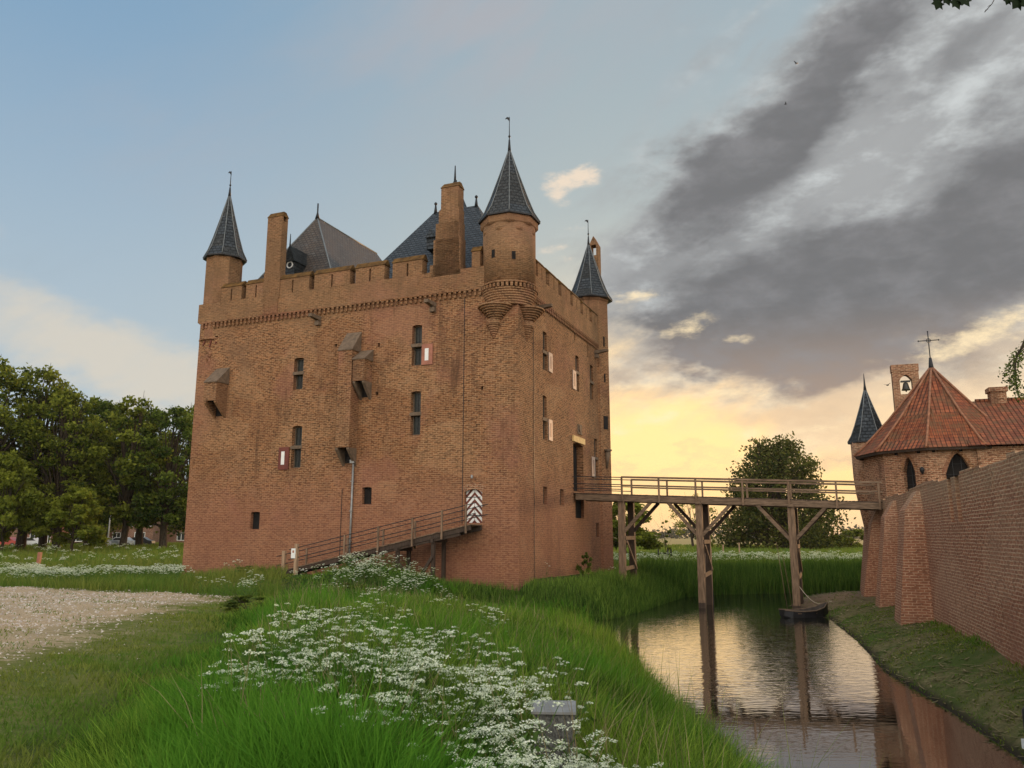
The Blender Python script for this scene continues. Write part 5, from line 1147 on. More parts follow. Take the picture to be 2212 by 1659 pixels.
n = 8000; X = rng.uniform(7, 20, n); Y = 5 + 47 * rng.uniform(0, 1, n) ** 1.2; lw = (X - WB[0]) * wex.x + (Y - WB[1]) * wex.y; d = wdist(X, Y); kk = (lw < -.3) & (d > -.1) & (d < 3) & isright(X, Y) & inview(X, Y); X, Y = X[kk], Y[kk]; n = len(X)
Z = H(X, Y) + rng.uniform(.01, .06, n); a = rng.uniform(0, np.pi, n); L = rng.uniform(.05, .22, n); w = .006 + .0006 * Y; dd = np.stack([np.cos(a), np.sin(a), rng.uniform(-.15, .15, n)], -1) * L[:, None]; sd = np.stack([-np.sin(a), np.cos(a), np.zeros(n)], -1) * w[:, None]; P = np.stack([X, Y, Z], -1)
tag(np_obj('cut_reed_litter', np_mesh('cut_reed_litter', np.stack([P - dd - sd, P + dd - sd, P + dd + sd, P - dd + sd], 1).reshape(-1, 3), np.arange(n * 4).reshape(-1, 4), M['dry'], np.repeat(rng.uniform(0, 1, n), 4))), kind='stuff')
# gravel stones
X, Y = scatter(42000, -26, -3.5, 6, 34.5, 1.7); g2 = (-3.7 - .205 * Y) - X; kk = inview(X, Y) & (g2 > -1.) & (rng.uniform(0, 1, len(X)) < np.clip(g2 / 3, .01, 1)); X, Y = X[kk], Y[kk]; n = len(X); Z = H(X, Y); r_ = (.010 + .0011 * Y) * rng.uniform(.6, 1.3, n)
o8 = np.array([(1, 0, 0), (0, 1, 0), (-1, 0, 0), (0, -1, 0), (0, 0, .6)]); V = np.stack([X, Y, Z], -1)[:, None] + o8[None] * r_[:, None, None] * rng.uniform(.6, 1.3, (n, 5, 1)); b_ = (np.arange(n) * 5)[:, None]
mg, tg = newmat('gravel_stones'); finish(tg, tg.mix(tg.n('ShaderNodeAttribute', attribute_name='tint').outputs['Fac'], (.34, .26, .20), (.72, .62, .52)), .9)
tag(np_obj('gravel', np_mesh('gravel', V.reshape(-1, 3), np.concatenate([b_ + np.array([[i, (i + 1) % 4, 4]]) for i in range(4)], 0), mg, np.repeat(rng.uniform(0, 1, n), 5))), kind='stuff')

# ---- cow parsley
def parsley(seed, hh=.82, nb=6):
    r = np.random.default_rng(seed); st = MB(); fv, ft = [], []; lv, lt = [], []
    tops = []
    main = [(0, 0, -.05), (r.uniform(-.04, .04), r.uniform(-.04, .04), hh * .45), (r.uniform(-.08, .08), r.uniform(-.08, .08), hh * .8)]
    st.tube(main, [.006, .005, .003], 4, False)
    for k in range(nb):
        a = 2 * np.pi * k / nb + r.uniform(-.5, .5); t = r.uniform(.45, 1.); q = np.array(main[1]) * (1 - t) + np.array(main[2]) * t
        L = r.uniform(.10, .26) * hh; e = q + np.array([np.cos(a) * L, np.sin(a) * L, r.uniform(.10, .26) * hh]); m_ = (q + e) / 2 + np.array([np.cos(a), np.sin(a), -.2]) * .03
        st.tube([tuple(q), tuple(m_), tuple(e)], [.003, .0026, .002], 3, False); tops.append(e)
    tops.append(np.array(main[2]) + (0, 0, .12 * hh))
    for e in tops:
        R_ = r.uniform(.026, .052); ns = r.integers(9, 15)
        for j in range(ns):
            aa = 2.4 * j; rr_ = R_ * np.sqrt((j + .3) / ns); c = e + np.array([np.cos(aa) * rr_, np.sin(aa) * rr_, .012 - 6 * rr_ * rr_])
            for m in range(3):
                s = r.uniform(.0045, .009); c2 = c + r.uniform(-.007, .007, 3); nrm = r.normal(0, .45, 3) + (0, 0, 1); nrm /= np.linalg.norm(nrm); u = np.cross(nrm, r.normal(0, 1, 3)); u /= np.linalg.norm(u); v = np.cross(nrm, u)
                fv += [c2 - u * s, c2 - v * s, c2 + u * s, c2 + v * s]; ft += [r.uniform(0, 1)] * 4
    for k in range(34):
        a = r.uniform(0, 2 * np.pi); z = r.uniform(.12, .75) * hh; L = r.uniform(.05, .2); c = np.array([np.cos(a) * L, np.sin(a) * L, z]); s = r.uniform(.02, .045)
        u = r.normal(0, 1, 3); u /= np.linalg.norm(u); v = np.cross(u, r.normal(0, 1, 3)); v /= np.linalg.norm(v); lv += [c - u * s * 1.4, c - v * s * .5, c + u * s * 1.4, c + v * s * .5]; lt += [r.uniform(0, 1)] * 4
    return st, np.array(fv), np.array(ft), np.array(lv), np.array(lt)
PV = []
for s_ in range(7):
    st, fv, ft, lv, lt = parsley(100 + s_, nb=5 + s_ % 3)
    nf = len(lv) // 4; tube_v = np.array(st.v); tf = np.array([f for f in st.f if len(f) == 4]); V = np.concatenate([tube_v, lv]); Fq = np.concatenate([tf, np.arange(len(lv)).reshape(-1, 4) + len(tube_v)])
    me1 = np_mesh('cow_parsley', V, Fq, M['stalk'], np.concatenate([np.full(len(tube_v), .6), lt])); me2 = np_mesh('umbels', fv, np.arange(len(fv)).reshape(-1, 4), M['umbel'], ft); PV.append((me1, me2, V, Fq, fv, lt, ft))
def foot(px, py, above):
    """ground point whose plant top (above the soil) shows at this picture point"""
    z = 2.2
    for _ in range(8):
        p = at_z(px, py, min(z, 3.7)); 
        if p[1] > 120 or p[1] < 0: break
        z = Hs(p[0], p[1]) + above
    return p[0], p[1]
def drift(poly, n, above=.78, lab=None):
    P = []; xs = [p[0] for p in poly]; ys = [p[1] for p in poly]
    while len(P) < n:
        x, y = rnd.uniform(min(xs), max(xs)), rnd.uniform(min(ys), max(ys)); ins = False
        for i in range(len(poly)):
            a, b = poly[i], poly[(i + 1) % len(poly)]
            if (a[1] > y) != (b[1] > y) and x < (b[0] - a[0]) * (y - a[1]) / (b[1] - a[1]) + a[0]: ins = not ins
        if ins:
            q = foot(x, y, above)
            if float(wdist(np.array([q[0]]), np.array([q[1]]))[0]) > .1: P.append((q[0], q[1], lab))
    return P
near_pts = drift([(475, 1425), (620, 1310), (760, 1300), (860, 1330), (900, 1390), (830, 1440), (640, 1440), (500, 1450)], 86, lab='white cow parsley in the big left drift beside the mown grass')
near_pts += drift([(840, 1330), (1040, 1390), (1060, 1480), (900, 1490), (780, 1440)], 52, lab='white cow parsley in the middle of the bank right of the big drift')
near_pts += drift([(1000, 1400), (1240, 1440), (1270, 1560), (1160, 1540), (1020, 1500)], 44, lab='white cow parsley above the floodlight box near the reeds')
near_pts += drift([(1140, 1600), (1290, 1550), (1380, 1659), (1360, 1740), (1080, 1740), (1060, 1660)], 40, .72, 'white cow parsley in front of the grey floodlight box')
near_pts += drift([(1010, 1490), (1150, 1520), (1150, 1640), (1040, 1640)], 18, .72, 'white cow parsley just left of the grey floodlight box')
near_pts += drift([(755, 1235), (820, 1205), (900, 1240), (890, 1285), (800, 1300), (748, 1265)], 62, .9, lab='white cow parsley heaped on the mound below the ramp')
near_pts += drift([(560, 1400), (1130, 1430), (1080, 1600), (700, 1560)], 18, lab='scattered white cow parsley in the tall grass in the foreground')
near_pts = [p for p in near_pts if math.hypot(p[0] - bxp[0], (p[1] - bxp[1] + .1) * .8) > .36]
near_pts += [(bxp[0] + rnd.gauss(.25, .5), bxp[1] - rnd.uniform(.35, 1.5), 'white cow parsley in front of the grey floodlight box') for _ in range(10)]
mi = 0
for i_, p in enumerate(near_pts):
    if 'mound' in p[2]:
        mi += 1
        if mi % 3: near_pts[i_] = (rnd.gauss(-6.1, 1.25), rnd.gauss(37.0, .9), p[2])
fr_ = 'white cow parsley crowding the bottom edge in front of the grey floodlight box'
tops_ = {}
for _ in range(58):
    Y_ = rnd.uniform(3.9, 5.9); px = rnd.choice([rnd.uniform(1060, 1190), rnd.uniform(1110, 1400), rnd.uniform(1200, 1330)]); X_ = (px - 1106) / 1830. * Y_; near_pts.append((X_, Y_, fr_)); tops_[(X_, Y_)] = 3.9 - rnd.uniform(.221, .262) * Y_
near_pts.sort(key=lambda p: p[1])
for i, (x, y, lb_) in enumerate(near_pts[:300]):
    v = PV[i % 7]; o = D_.objects.new('cow_parsley', v[0]); COL.objects.link(o); h = rnd.uniform(.66, 1.18) * (.74 if 'front' in lb_ else 1.) * (1.35 if 'mound' in lb_ else 1.); h = max(.35, (tops_[(x, y)] - Hs(x, y)) / 1.02) if (x, y) in tops_ else h; o.location = (x, y, Hs(x, y)); o.rotation_euler = (rnd.uniform(-.1, .1), rnd.uniform(-.1, .1), rnd.uniform(0, 6.28)); o.scale = (max(h, .7) * rnd.uniform(.9, 1.2),) * 2 + (h,)
    tag(o, lb_, 'wildflower', lb_.replace('white ', ''))
    f = D_.objects.new('blossom', v[1]); COL.objects.link(f); f.parent = o
def wdrift(n, px0, px1, Y0, Y1, pw=1.5):
    P = []
    while len(P) < n:
        Y = Y0 + (Y1 - Y0) * rnd.random() ** pw; px = rnd.uniform(px0, px1); X = (px - 1106) / 1751 * Y
        if patch(np.array([X]), np.array([Y]), .35, 2.)[0] < rnd.random(): continue
        if not inkeep(np.array([X]), np.array([Y]), .2)[0]: P.append((X, Y, ''))
    return P
far_pts = [(rnd.gauss(-6.2, 1.5), rnd.gauss(37.0, 1.0), '') for _ in range(110)] + wdrift(170, -60, 100, 36.5, 55) + wdrift(230, 90, 400, 38, 50) + wdrift(120, -40, 390, 60, 95, 1.)
far_pts += drift([(395, 1222), (470, 1205), (540, 1222), (575, 1226), (520, 1238), (400, 1240)], 26, .75) + drift([(700, 1200), (780, 1180), (830, 1200), (800, 1225), (700, 1230), (665, 1222)], 44, .75)
far_pts += wdrift(420, 1500, 1885, 62, 84) + wdrift(150, 1325, 1520, 58, 84)
far_pts += drift([(1160, 1250), (1330, 1222), (1325, 1240), (1170, 1265)], 30, .75) + drift([(920, 1270), (1100, 1330), (1090, 1345), (950, 1300)], 14, .8)
far_pts = near_pts[300:] + far_pts
far_pts = [p for p in far_pts if wdist(np.array([p[0]]), np.array([p[1]]))[0] > .5 and not isright(np.array([p[0]]), np.array([p[1]]))[0]]
Vs, Fs, Ts, V2, F2, T2 = [], [], [], [], [], []; o1 = o2 = 0
for i, (x, y, _) in enumerate(far_pts):
    me1, me2, V, Fq, fv, lt, ft = PV[i % 7]; a = rnd.uniform(0, 6.28); c, s = math.cos(a), math.sin(a); Rm = np.array([[c, -s, 0], [s, c, 0], [0, 0, 1]]); g = (x, y, Hs(x, y)); sc = rnd.uniform(.8, 1.15)
    q = (fv @ Rm.T); ctr = q.reshape(-1, 4, 3).mean(1, keepdims=True); k_ = 1.5 + min(2., max(0, y - 25) / 20); q = ((q.reshape(-1, 4, 3) - ctr) * k_ + ctr)[::2].reshape(-1, 3) * sc + g
    V2.append(q); F2.append(np.arange(len(q)).reshape(-1, 4) + o2); T2.append(np.full(len(q), rnd.uniform(.0, 1))); o2 += len(q)
    q = V @ Rm.T * sc + g; Vs.append(q); Fs.append(Fq + o1); Ts.append(np.full(len(q), .5)); o1 += len(q)
so = tag(np_obj('parsley_drift', np_mesh('parsley_drift', np.concatenate(Vs), np.concatenate(Fs), M['stalk'], np.concatenate(Ts))), kind='stuff')
tag(np_obj('white_flower_drift', np_mesh('white_flower_drift', np.concatenate(V2), np.concatenate(F2), M['umbel'], np.concatenate(T2))), kind='stuff')

# ---- trees
def leafcloud(n, clumps, size, seed, flat=.0):
    """clumps: list of (x,y,z,rx,ry,rz); leaves gather on the clump shells"""
    r = np.random.default_rng(seed); C = np.array(clumps); wgt = C[:, 3] * C[:, 4] * C[:, 5]; wgt = wgt ** .67; wgt /= wgt.sum(); ci = r.choice(len(C), n, p=wgt)
    u = r.normal(0, 1, (n, 3)); u /= np.linalg.norm(u, axis=1, keepdims=True); rad = r.uniform(.0, 1, n) ** .45
    # lumpy shell
    lump = 1 + .25 * np.sin(u[:, 0] * 7 + ci) * np.cos(u[:, 1] * 6 + ci * 2) + .15 * np.sin(u[:, 2] * 9 + ci * 3)
    P = C[ci, :3] + u * C[ci, 3:6] * (rad * lump)[:, None]
    nn = r.normal(0, 1, (n, 3)) + (0, 0, .5); nn /= np.linalg.norm(nn, axis=1, keepdims=True); a = np.cross(nn, r.normal(0, 1, (n, 3))); a /= np.linalg.norm(a, axis=1, keepdims=True); b = np.cross(nn, a)
    s = size * r.uniform(.55, 1.35, n)[:, None]; V = np.stack([P - a * s, P - b * s * .55, P + a * s, P + b * s * .55], 1).reshape(-1, 3)
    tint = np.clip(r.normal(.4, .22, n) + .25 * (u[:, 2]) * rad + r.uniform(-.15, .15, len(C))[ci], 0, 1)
    return V, np.arange(n * 4).reshape(-1, 4), np.repeat(tint, 4)
def limbs(b, h, r0, fork, tips, seed, n=8):
    r = random.Random(seed)
    b.tube([(0, 0, -.4), (0, 0, 0.2), (r.uniform(-.2, .2), r.uniform(-.2, .2), fork * .6), (r.uniform(-.3, .3), r.uniform(-.3, .3), fork), (r.uniform(-.6, .6), r.uniform(-.6, .6), h * .72)], [r0 * 1.35, r0 * 1.05, r0 * .9, r0 * .75, r0 * .22], n)
    for t in tips:
        z0 = fork * r.uniform(.8, 1.5); z0 = min(z0, t[2] * .8); m_ = (t[0] * .45, t[1] * .45, z0 + (t[2] - z0) * .62)
        b.tube([(0, 0, z0), m_, tuple(t)], [r0 * .42, r0 * .24, r0 * .06], 5, False)
        for _ in range(3):
            q = (m_[0] + (t[0] - m_[0]) * r.random() + r.uniform(-1.6, 1.6), m_[1] + (t[1] - m_[1]) * r.random() + r.uniform(-1.6, 1.6), t[2] + r.uniform(-1, 2.))
            b.tube([m_, q], [r0 * .16, r0 * .04], 4, False)
def tree_mesh(h, rad, fork, nclump, nleaf, size, seed, mat, r0=.5, low=.22, shape='oval', gap=.0):
    r = random.Random(seed); cl = []
    for k in range(nclump):
        t = (k + r.random()) / nclump; z = h * (low + (1 - low) * t)
        if shape == 'oval': rr_ = rad * math.sqrt(max(.05, 1 - (2 * t - .92) ** 2 * .9))
        elif shape == 'dome': rr_ = rad * math.sqrt(max(.04, 1 - t ** 2.2)) * (.93 + .07 * math.cos(t * 6))
        else: rr_ = rad * (1.05 - .8 * t)
        a = k * 2.399 + r.uniform(-.4, .4); q = rr_ * r.uniform(.45, .88); s = rad * r.uniform(.17, .34) * (1 - .3 * t)
        cl.append((math.cos(a) * q, math.sin(a) * q, z - s * .6, s, s, s * .72))
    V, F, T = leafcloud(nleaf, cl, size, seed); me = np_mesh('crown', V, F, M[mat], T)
    b = MB(); limbs(b, h, r0, fork, [c[:3] for c in cl[::2]], seed)
    return me, b
def tree(me, tb, pos, s, rz, name, label, group=None, cat='tree'):
    g = Hs(pos[0], pos[1]); o = empty(name, label, cat, group, (pos[0], pos[1], g - .1), rz); o.scale = s if hasattr(s, '__len__') else (s,) * 3
    c = np_obj('crown', me, o); t = D_.objects.new('trunk', tb); COL.objects.link(t); t.parent = o
    return o
def trunk_data(b):
    o = b.build('trunk', M['bark']); me = o.data; D_.objects.remove(o); return me
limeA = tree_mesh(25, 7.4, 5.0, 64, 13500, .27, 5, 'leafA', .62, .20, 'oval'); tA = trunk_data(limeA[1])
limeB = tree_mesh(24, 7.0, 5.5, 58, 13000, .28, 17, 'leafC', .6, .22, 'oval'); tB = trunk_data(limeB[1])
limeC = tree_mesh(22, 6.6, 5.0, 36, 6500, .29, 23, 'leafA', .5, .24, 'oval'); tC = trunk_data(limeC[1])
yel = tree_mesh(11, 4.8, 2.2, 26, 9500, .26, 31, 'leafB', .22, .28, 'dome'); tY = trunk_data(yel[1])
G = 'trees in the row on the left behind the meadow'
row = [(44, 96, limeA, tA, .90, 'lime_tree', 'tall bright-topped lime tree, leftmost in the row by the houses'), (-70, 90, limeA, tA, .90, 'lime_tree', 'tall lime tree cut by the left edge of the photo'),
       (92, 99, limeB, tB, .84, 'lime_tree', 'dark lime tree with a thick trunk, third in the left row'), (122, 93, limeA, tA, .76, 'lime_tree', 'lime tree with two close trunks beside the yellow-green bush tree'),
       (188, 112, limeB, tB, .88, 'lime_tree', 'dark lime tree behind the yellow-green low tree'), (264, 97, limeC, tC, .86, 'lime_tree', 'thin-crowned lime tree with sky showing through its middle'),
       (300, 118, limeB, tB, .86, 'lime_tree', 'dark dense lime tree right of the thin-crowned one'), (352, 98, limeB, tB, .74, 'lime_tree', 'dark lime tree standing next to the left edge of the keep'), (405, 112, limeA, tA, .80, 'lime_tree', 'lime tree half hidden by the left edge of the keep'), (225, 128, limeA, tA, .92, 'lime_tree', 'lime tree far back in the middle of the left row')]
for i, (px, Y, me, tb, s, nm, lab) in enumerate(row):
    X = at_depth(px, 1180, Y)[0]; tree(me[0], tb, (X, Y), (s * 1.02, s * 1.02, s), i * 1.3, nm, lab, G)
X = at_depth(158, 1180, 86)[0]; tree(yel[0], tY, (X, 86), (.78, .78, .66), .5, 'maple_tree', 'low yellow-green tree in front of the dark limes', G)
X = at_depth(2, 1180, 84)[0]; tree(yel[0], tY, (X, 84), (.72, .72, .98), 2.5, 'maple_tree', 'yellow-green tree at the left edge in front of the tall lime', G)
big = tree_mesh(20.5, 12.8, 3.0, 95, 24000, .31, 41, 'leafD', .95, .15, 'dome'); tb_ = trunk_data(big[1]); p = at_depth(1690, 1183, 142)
tree(big[0], tb_, (p[0], 142), (.98, .98, .98), 0, 'chestnut_tree', 'big round-headed tree standing alone in the field beyond the bridge')
thin = tree_mesh(11, 5.2, 2.2, 22, 1900, .22, 51, 'leafB', .26, .3, 'oval'); tt_ = trunk_data(thin[1]); p = at_depth(1497, 1180, 165)
tree(thin[0], tt_, (p[0], 165), 1.0, 0, 'sparse_tree', 'sparse pale tree seen through the bridge posts left of the big tree')
p = at_depth(1352, 1185, 96); tree(yel[0], tY, (p[0], 96), (.98, .98, .62), 0, 'field_tree', 'small tree seen just right of the keep under the bridge')
sap = tree_mesh(4.2, .7, 1.2, 9, 260, .13, 61, 'leafA', .05, .3, 'oval'); ts_ = trunk_data(sap[1]); p = at_depth(1438, 1196, 78)
tree(sap[0], ts_, (p[0], 78), 1.0, 0, 'sapling', 'thin young sapling between low guard posts in the field')
gu = MB(); g_ = Hs(p[0], 78)
for a_, b_ in ((-.7, 0), (.55, .2), (.1, -.6)): gu.bar((p[0] + a_, 78 + b_, g_ - .2), (p[0] + a_, 78 + b_, g_ + 1.15), .12, .12)
gu.bar((p[0] - .7, 78, g_ + .75), (p[0] + .55, 78.2, g_ + .75), .05, .1); tag(gu.build('tree_guard', M['iron']), 'dark low wooden guard posts round the thin sapling', 'tree guard')
shr = tree_mesh(4.2, 3.6, .5, 14, 3800, .20, 71, 'leafB', .12, .1, 'dome'); tsh = trunk_data(shr[1])
for i, (px, Y, s, lab) in enumerate(((1845, 150, (1.5, 1.5, .85), 'large round bush in the field beside the curtain wall'), (1800, 170, (1.4, 1.4, .6), 'low bush between the big tree and the larger round bush'), (1532, 160, (.42, .42, .7), 'small dark bush in the field right of the sparse tree'), (1762, 160, (.6, .6, .5), 'small round bush right under the big field tree'))):
    p = at_depth(px, 1180, Y); tree(shr[0], tsh, (p[0], Y), s, i, 'bush', lab, 'bushes in the far field', 'bush')
eld = tree_mesh(1.9, .95, .3, 12, 1500, .075, 81, 'leafC', .04, .15, 'dome'); te = trunk_data(eld[1]); q = hitR(1258, 1240, .55); wq = wld(.75, q[0])
tree(eld[0], te, wq, (.62, .62, .80), 0, 'elder_bush', 'dark elder bush growing at the foot of the gate wall', None, 'bush')
for i, (px, py, s, lab) in enumerate(((528, 1240, (1.5, 1.0, .35), 'low dark green bush at the foot of the keep left of the ramp'), (762, 1262, (1.3, 1.0, .55), 'dark weedy clump beside the white hoop'), (537, 1318, (1.1, .9, .3), 'small dark tuft of weeds at the edge of the mown grass'))):
    z_ = 1.95; p = at_z(px, py, z_); tree(eld[0], te, (p[0], p[1]), s, i * 2, 'weed_clump', lab, None, 'plant')
nm_ = MB()
# picket posts in the far field
for i, (px, lab) in enumerate(((1562, 'short pale fence post left in the far field'), (1597, 'taller pale fence post in the far field'))):
    p = at_depth(px, 1185, 95); g = Hs(p[0], 95); b = MB(); b.bar((p[0], 95, g - .2), (p[0], 95, g + 1.3 + .3 * i), .14, .14); tag(b.build('fence_post', M['palepost']), lab, 'post', 'fence posts in the far field')
# far tree line
cl = []
for k in range(260):
    X = -500 + 1700 * k / 260 + rnd.uniform(-8, 8); Y = rnd.uniform(620, 760); s = rnd.uniform(4, 9)
    if -260 < X < 20: continue
    cl.append((X, Y, 2 + s * .5, s * 1.5, 5, s * rnd.uniform(.6, 1.0)))
V, F, T = leafcloud(26000, cl, 1.5, 99); tag(np_obj('far_treeline', np_mesh('far_treeline', V, F, M['leafHaze'], T)), kind='stuff')
# houses behind the left row
def house(px0, px1, Y, hw, hr, label, wins, doorx=None, wallm='house'):
    a = at_depth(px0, 1160, Y)[0]; b2 = at_depth(px1, 1160, Y)[0]; g = Hs((a + b2) / 2, Y); W_ = b2 - a
    r = empty('brick_house', label, 'house', 'houses behind the left trees', ((a + b2) / 2, Y, g)); w2 = W_ / 2
    hs = [(w2 + x - w_ / 2, w2 + x + w_ / 2, z0, z1, .15) for x, w_, z0, z1 in wins]
    m_ = MB(); panel(m_, (-w2, 0), (1, 0), (0, -1), W_, -.4, hw, hs); m_.box((-w2, .6, -.4), (w2, 8, hw - .01)); m_.prism([(-w2, .01, hw), (-w2, 8, hw), (-w2, 4, hr)], (.2, 0, 0)); m_.prism([(w2 - .2, .01, hw), (w2 - .2, 8, hw), (w2 - .2, 4, hr)], (.2, 0, 0))
    for xx in (-w2, w2): m_.poly([(xx, 0, -.4), (xx, .6, -.4), (xx, .6, hw), (xx, 0, hw)])
    m_.build('wall', M[wallm], r)
    part('roof', M['rooftile'], r, lambda b: b.prism([(-w2 - .3, -.35, hw - .15), (-w2 - .3, 4, hr + .1), (-w2 - .3, 8.35, hw - .15), (-w2 - .3, 4, hr - .12)], (W_ + .6, 0, 0)))
    for x, w_, z0, z1 in wins:
        f = part('window', M['white'], r, lambda b: (b.box((x - w_ / 2 + .01, .02, z0 + .01), (x - w_ / 2 + .11, .12, z1 - .01)), b.box((x + w_ / 2 - .11, .02, z0 + .01), (x + w_ / 2 - .01, .12, z1 - .01)), b.box((x - w_ / 2 + .11, .02, z1 - .11), (x + w_ / 2 - .11, .12, z1 - .01)), b.box((x - w_ / 2 + .11, .02, z0 + .01), (x + w_ / 2 - .11, .12, z0 + .11)), b.box((x - .04, .02, z0 + .112), (x + .04, .12, z1 - .112))))
        part('pane', M['glass'], f, lambda b: b.box((x - w_ / 2, .125, z0), (x + w_ / 2, .149, z1)))
    part('chimney', M['house'], r, lambda b: b.box((w2 * .4 - .3, 3.6, hr - .8), (w2 * .4 + .3, 4.3, hr + .9)))
house(-30, 120, 150, 3.0, 7.0, 'long low house behind the leftmost tree trunks', [(-3, 1.6, .8, 2.2), (2.5, 1.8, .8, 2.2), (5, 1., .2, 2.2)])
house(148, 200, 146, 3.0, 6.4, 'house with a brown roof and large white window between two trunks', [(-.8, 2.4, .5, 2.4)])
house(206, 262, 152, 5.4, 8.4, 'brick house with a white canopy behind the yellow-green tree', [(-1.6, 1.4, 3.3, 4.6), (1.5, 1.6, .6, 2.2)])
house(268, 330, 148, 5.2, 8.0, 'tall brick house with small white upper windows', [(-1.8, 1.3, 3.2, 4.5), (1.9, 1.3, 3.2, 4.5), (.2, 2., .5, 2.2)])
house(336, 400, 152, 3.0, 7.2, 'house with a white-framed window close to the keep', [(-1.5, 1.6, .7, 2.2), (2, 1.6, .7, 2.2)])
# parked cars
mcar = {k: plain(k + '_car_paint', c, .3, .04, 3, .5) for k, c in (('silver', (.42, .43, .45)), ('red', (.45, .05, .03)), ('black', (.02, .02, .025)), ('white', (.75, .75, .75)))}
def car(px, Y, mat, label, rz):
    p = at_depth(px, 1180, Y); r = empty('parked_car', label, 'car', 'cars parked behind the left meadow', (p[0], Y, Hs(p[0], Y)), rz)
    pr = [(-2.1, .3), (-2.15, .75), (-1.9, .92), (-1.2, 1.0), (-.7, 1.42), (.75, 1.45), (1.45, 1.0), (2.05, .88), (2.15, .5), (2.1, .3)]
    part('body', mcar[mat], r, lambda b: b.prism([(x, -.82, z) for x, z in pr], (0, 1.64, 0)))
    part('side_window', M['glass'], r, lambda b: b.prism([(x, -.835, z) for x, z in ((-1.05, 1.0), (-.62, 1.36), (.68, 1.38), (1.25, 1.0))], (0, .012, 0)))
    for x in (-1.3, 1.35):
        for s_ in (-1, 1):
            wh = part('wheel', M['iron'], r, lambda b: b.tube([(x, s_ * .70, .32), (x, s_ * .88, .32)], .32, 14)); part('rim', M['zinc'], wh, lambda b: b.tube([(x, s_ * .885, .32), (x, s_ * .90, .32)], .19, 10))
for q in ((12, 118, 'red', 'red car parked left of the thick trunk', .05), (62, 120, 'white', 'white car parked behind the first gap in the trunks', 0.1), (218, 120, 'silver', 'silver car parked left of the yellow-green tree trunk', -.1), (262, 122, 'white', 'white car parked right of the slim pale pole', 0), (300, 124, 'black', 'dark car parked beside the thin-crowned lime', .1)): car(*q)
p = at_depth(232, 1180, 108); b = MB(); b.tube([(p[0], 108, 1.8), (p[0], 108, 6.6)], [.10, .07], 8); b.tube([(p[0], 108, 6.55), (p[0] + .8, 108, 6.8)], .05, 6); tag(b.build('lamp_post', M['white']), 'slim white lamp post between the tree trunks', 'lamp post')
# overhanging leafy twigs
def lobed(b, c, L, ang, tilt=.2):
    """maple-like lobed leaf of real thickness, hanging at c"""
    pts = []; prof = [(0, 0), (.28, .10), (.20, .30), (.48, .34), (.34, .52), (.46, .78), (.22, .74), (.0, 1.05), (-.22, .74), (-.46, .78), (-.34, .52), (-.48, .34), (-.20, .30), (-.28, .10)]
    ca, sa = math.cos(ang), math.sin(ang); q = []
    for u, v in prof: u *= L; v *= -L; q.append((c[0] + u * ca - v * sa, c[1] + u * tilt, c[2] + u * sa + v * ca))
    for i in range(len(q)): b.prism([((c[0] * .5 + q[7][0] * .5), c[1], (c[2] * .5 + q[7][2] * .5)), q[i], q[(i + 1) % len(q)]], (0, .002, 0))
tw = empty('overhanging_branch', 'dark leafy twigs hanging into the top right corner', 'branch')
lv = MB()
for px, py, L, a in ((2030, -6, .115, -.35), (2040, -12, .10, .3), (2058, -8, .12, .35), (2072, -14, .13, .55), (2064, -20, .12, -.1), (2180, -8, .08, -.4), (2206, -10, .14, -.6), (2214, -16, .15, .1), (2222, -6, .13, -.2), (2196, -24, .12, -.8), (2238, 0, .13, -.5)):
    lobed(lv, at_depth(px, py, 5.6), L, a)
sb = MB()
A = lambda x, y: at_depth(x, y, 5.65)
sb.tube([A(2255, -60), A(2190, -34), A(2120, -30), A(2035, -16)], [.012, .008, .006, .003], 6); sb.tube([A(2160, -25), A(2143, 8), A(2127, 26)], [.004, .003, .0035], 5); sb.tube([A(2141, 10), A(2134, 14)], .002, 4); sb.tube([A(2134, 20), A(2128, 22)], .002, 4); sb.tube([A(2255, -60), A(2215, -12)], [.01, .004], 5)
sb.build('twig', M['bark'], tw); lo = lv.build('leaves', M['leafNear'], tw)
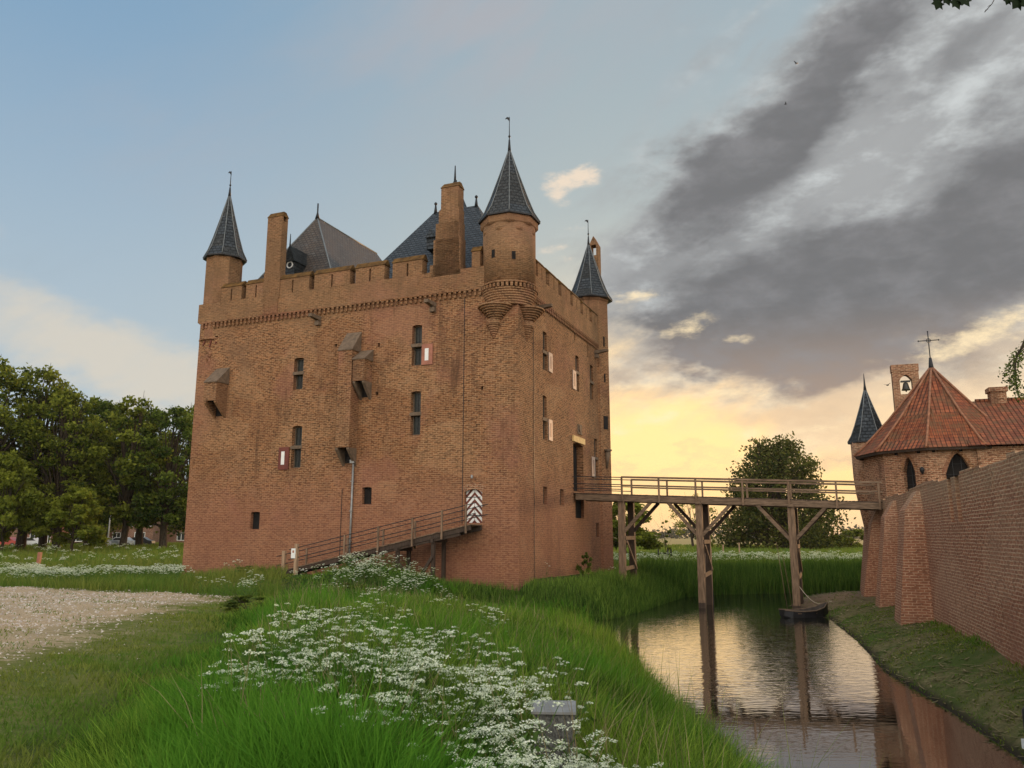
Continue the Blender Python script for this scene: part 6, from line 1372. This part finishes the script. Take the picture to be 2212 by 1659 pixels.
# drooping half-bare twigs over the chapel roof
tw2 = empty('hanging_twigs', 'sparse drooping twigs with small leaves at the right edge above the chapel roof', 'branch')
b = MB(); lp = []
for k in range(9):
    y0 = 690 + k * 5; st_ = [(2240, y0 - 20 + k * 6), (2205 - k * 2, 752 + k * 4), (2182 + k * 2.2, 785 + k * 8), (2166 + k * 5.0, 808 + k * 7)]
    P = [at_depth(x, y, 14 + .1 * k) for x, y in st_]; b.tube(P, [.014, .009, .006, .003], 5)
    for _ in range(58):
        t = rnd.uniform(.8, 3); i = min(2, int(t)); f = t - i; lp.append([P[i][j] + (P[i + 1][j] - P[i][j]) * f + rnd.gauss(0, .055) for j in range(3)])
b.build('twig', M['bark'], tw2); lp = np.array(lp); n = len(lp); r2 = np.random.default_rng(5); a = r2.normal(0, 1, (n, 3)); a /= np.linalg.norm(a, axis=1, keepdims=True); c = np.cross(a, r2.normal(0, 1, (n, 3))); c /= np.linalg.norm(c, axis=1, keepdims=True)
np_obj('leaves', np_mesh('leaves', np.stack([lp - a * .030, lp - c * .016, lp + a * .030, lp + c * .016], 1).reshape(-1, 3), np.arange(n * 4).reshape(-1, 4), M['leafC'], np.repeat(r2.uniform(0, 1, n), 4)), tw2)
# fern-like leafy plant at the reed edge
fp = at_z(1790, 1405, 1.0) if False else foot(1215 * 1.0, 1400, .6)
fb = MB()
for px, py in ((1195, 1400), (1225, 1396), (1180, 1412), (1248, 1408)):
    x, y = foot(px, py, .55); g = Hs(x, y)
    for k in range(9):
        a = k * .7 + px; prev = (x, y, g)
        for j in range(1, 6):
            t = j / 5.; q = (x + math.cos(a) * .42 * t, y + math.sin(a) * .42 * t, g + .62 * t - .35 * t * t * t); w_ = .09 * (1 - t) + .015; s = (-math.sin(a) * w_, math.cos(a) * w_)
            fb.poly([(prev[0] - s[0], prev[1] - s[1], prev[2] - .02), prev, q, (q[0] - s[0] * 1.6, q[1] - s[1] * 1.6, q[2] - .05)]); fb.poly([prev, (prev[0] + s[0], prev[1] + s[1], prev[2] - .02), (q[0] + s[0] * 1.6, q[1] + s[1] * 1.6, q[2] - .05), q]); prev = q
me_ = fb.build('leafy_herb', M['grass']); at_ = me_.data.attributes.new('tint', 'FLOAT', 'POINT'); at_.data.foreach_set('value', np.full(len(me_.data.vertices), .85, np.float32)); tag(me_, 'bright green fern-leaved herb clump among the reeds right of the white flowers', 'plant')

# ------------------------------------------------------------------ evening haze over the polder
hzm, ht = newmat('evening_haze'); pv = ht.n('ShaderNodeVolumePrincipled'); pv.inputs['Color'].default_value = (1, .93, .84, 1); pv.inputs['Density'].default_value = .00009; pv.inputs['Anisotropy'].default_value = .3
ht.L.new(pv.outputs[0], ht.n('ShaderNodeOutputMaterial').inputs['Volume'])
hb = MB(); hb.box((-2200, -900, -3), (2200, 2600, 46)); tag(hb.build('haze', hzm), kind='stuff')
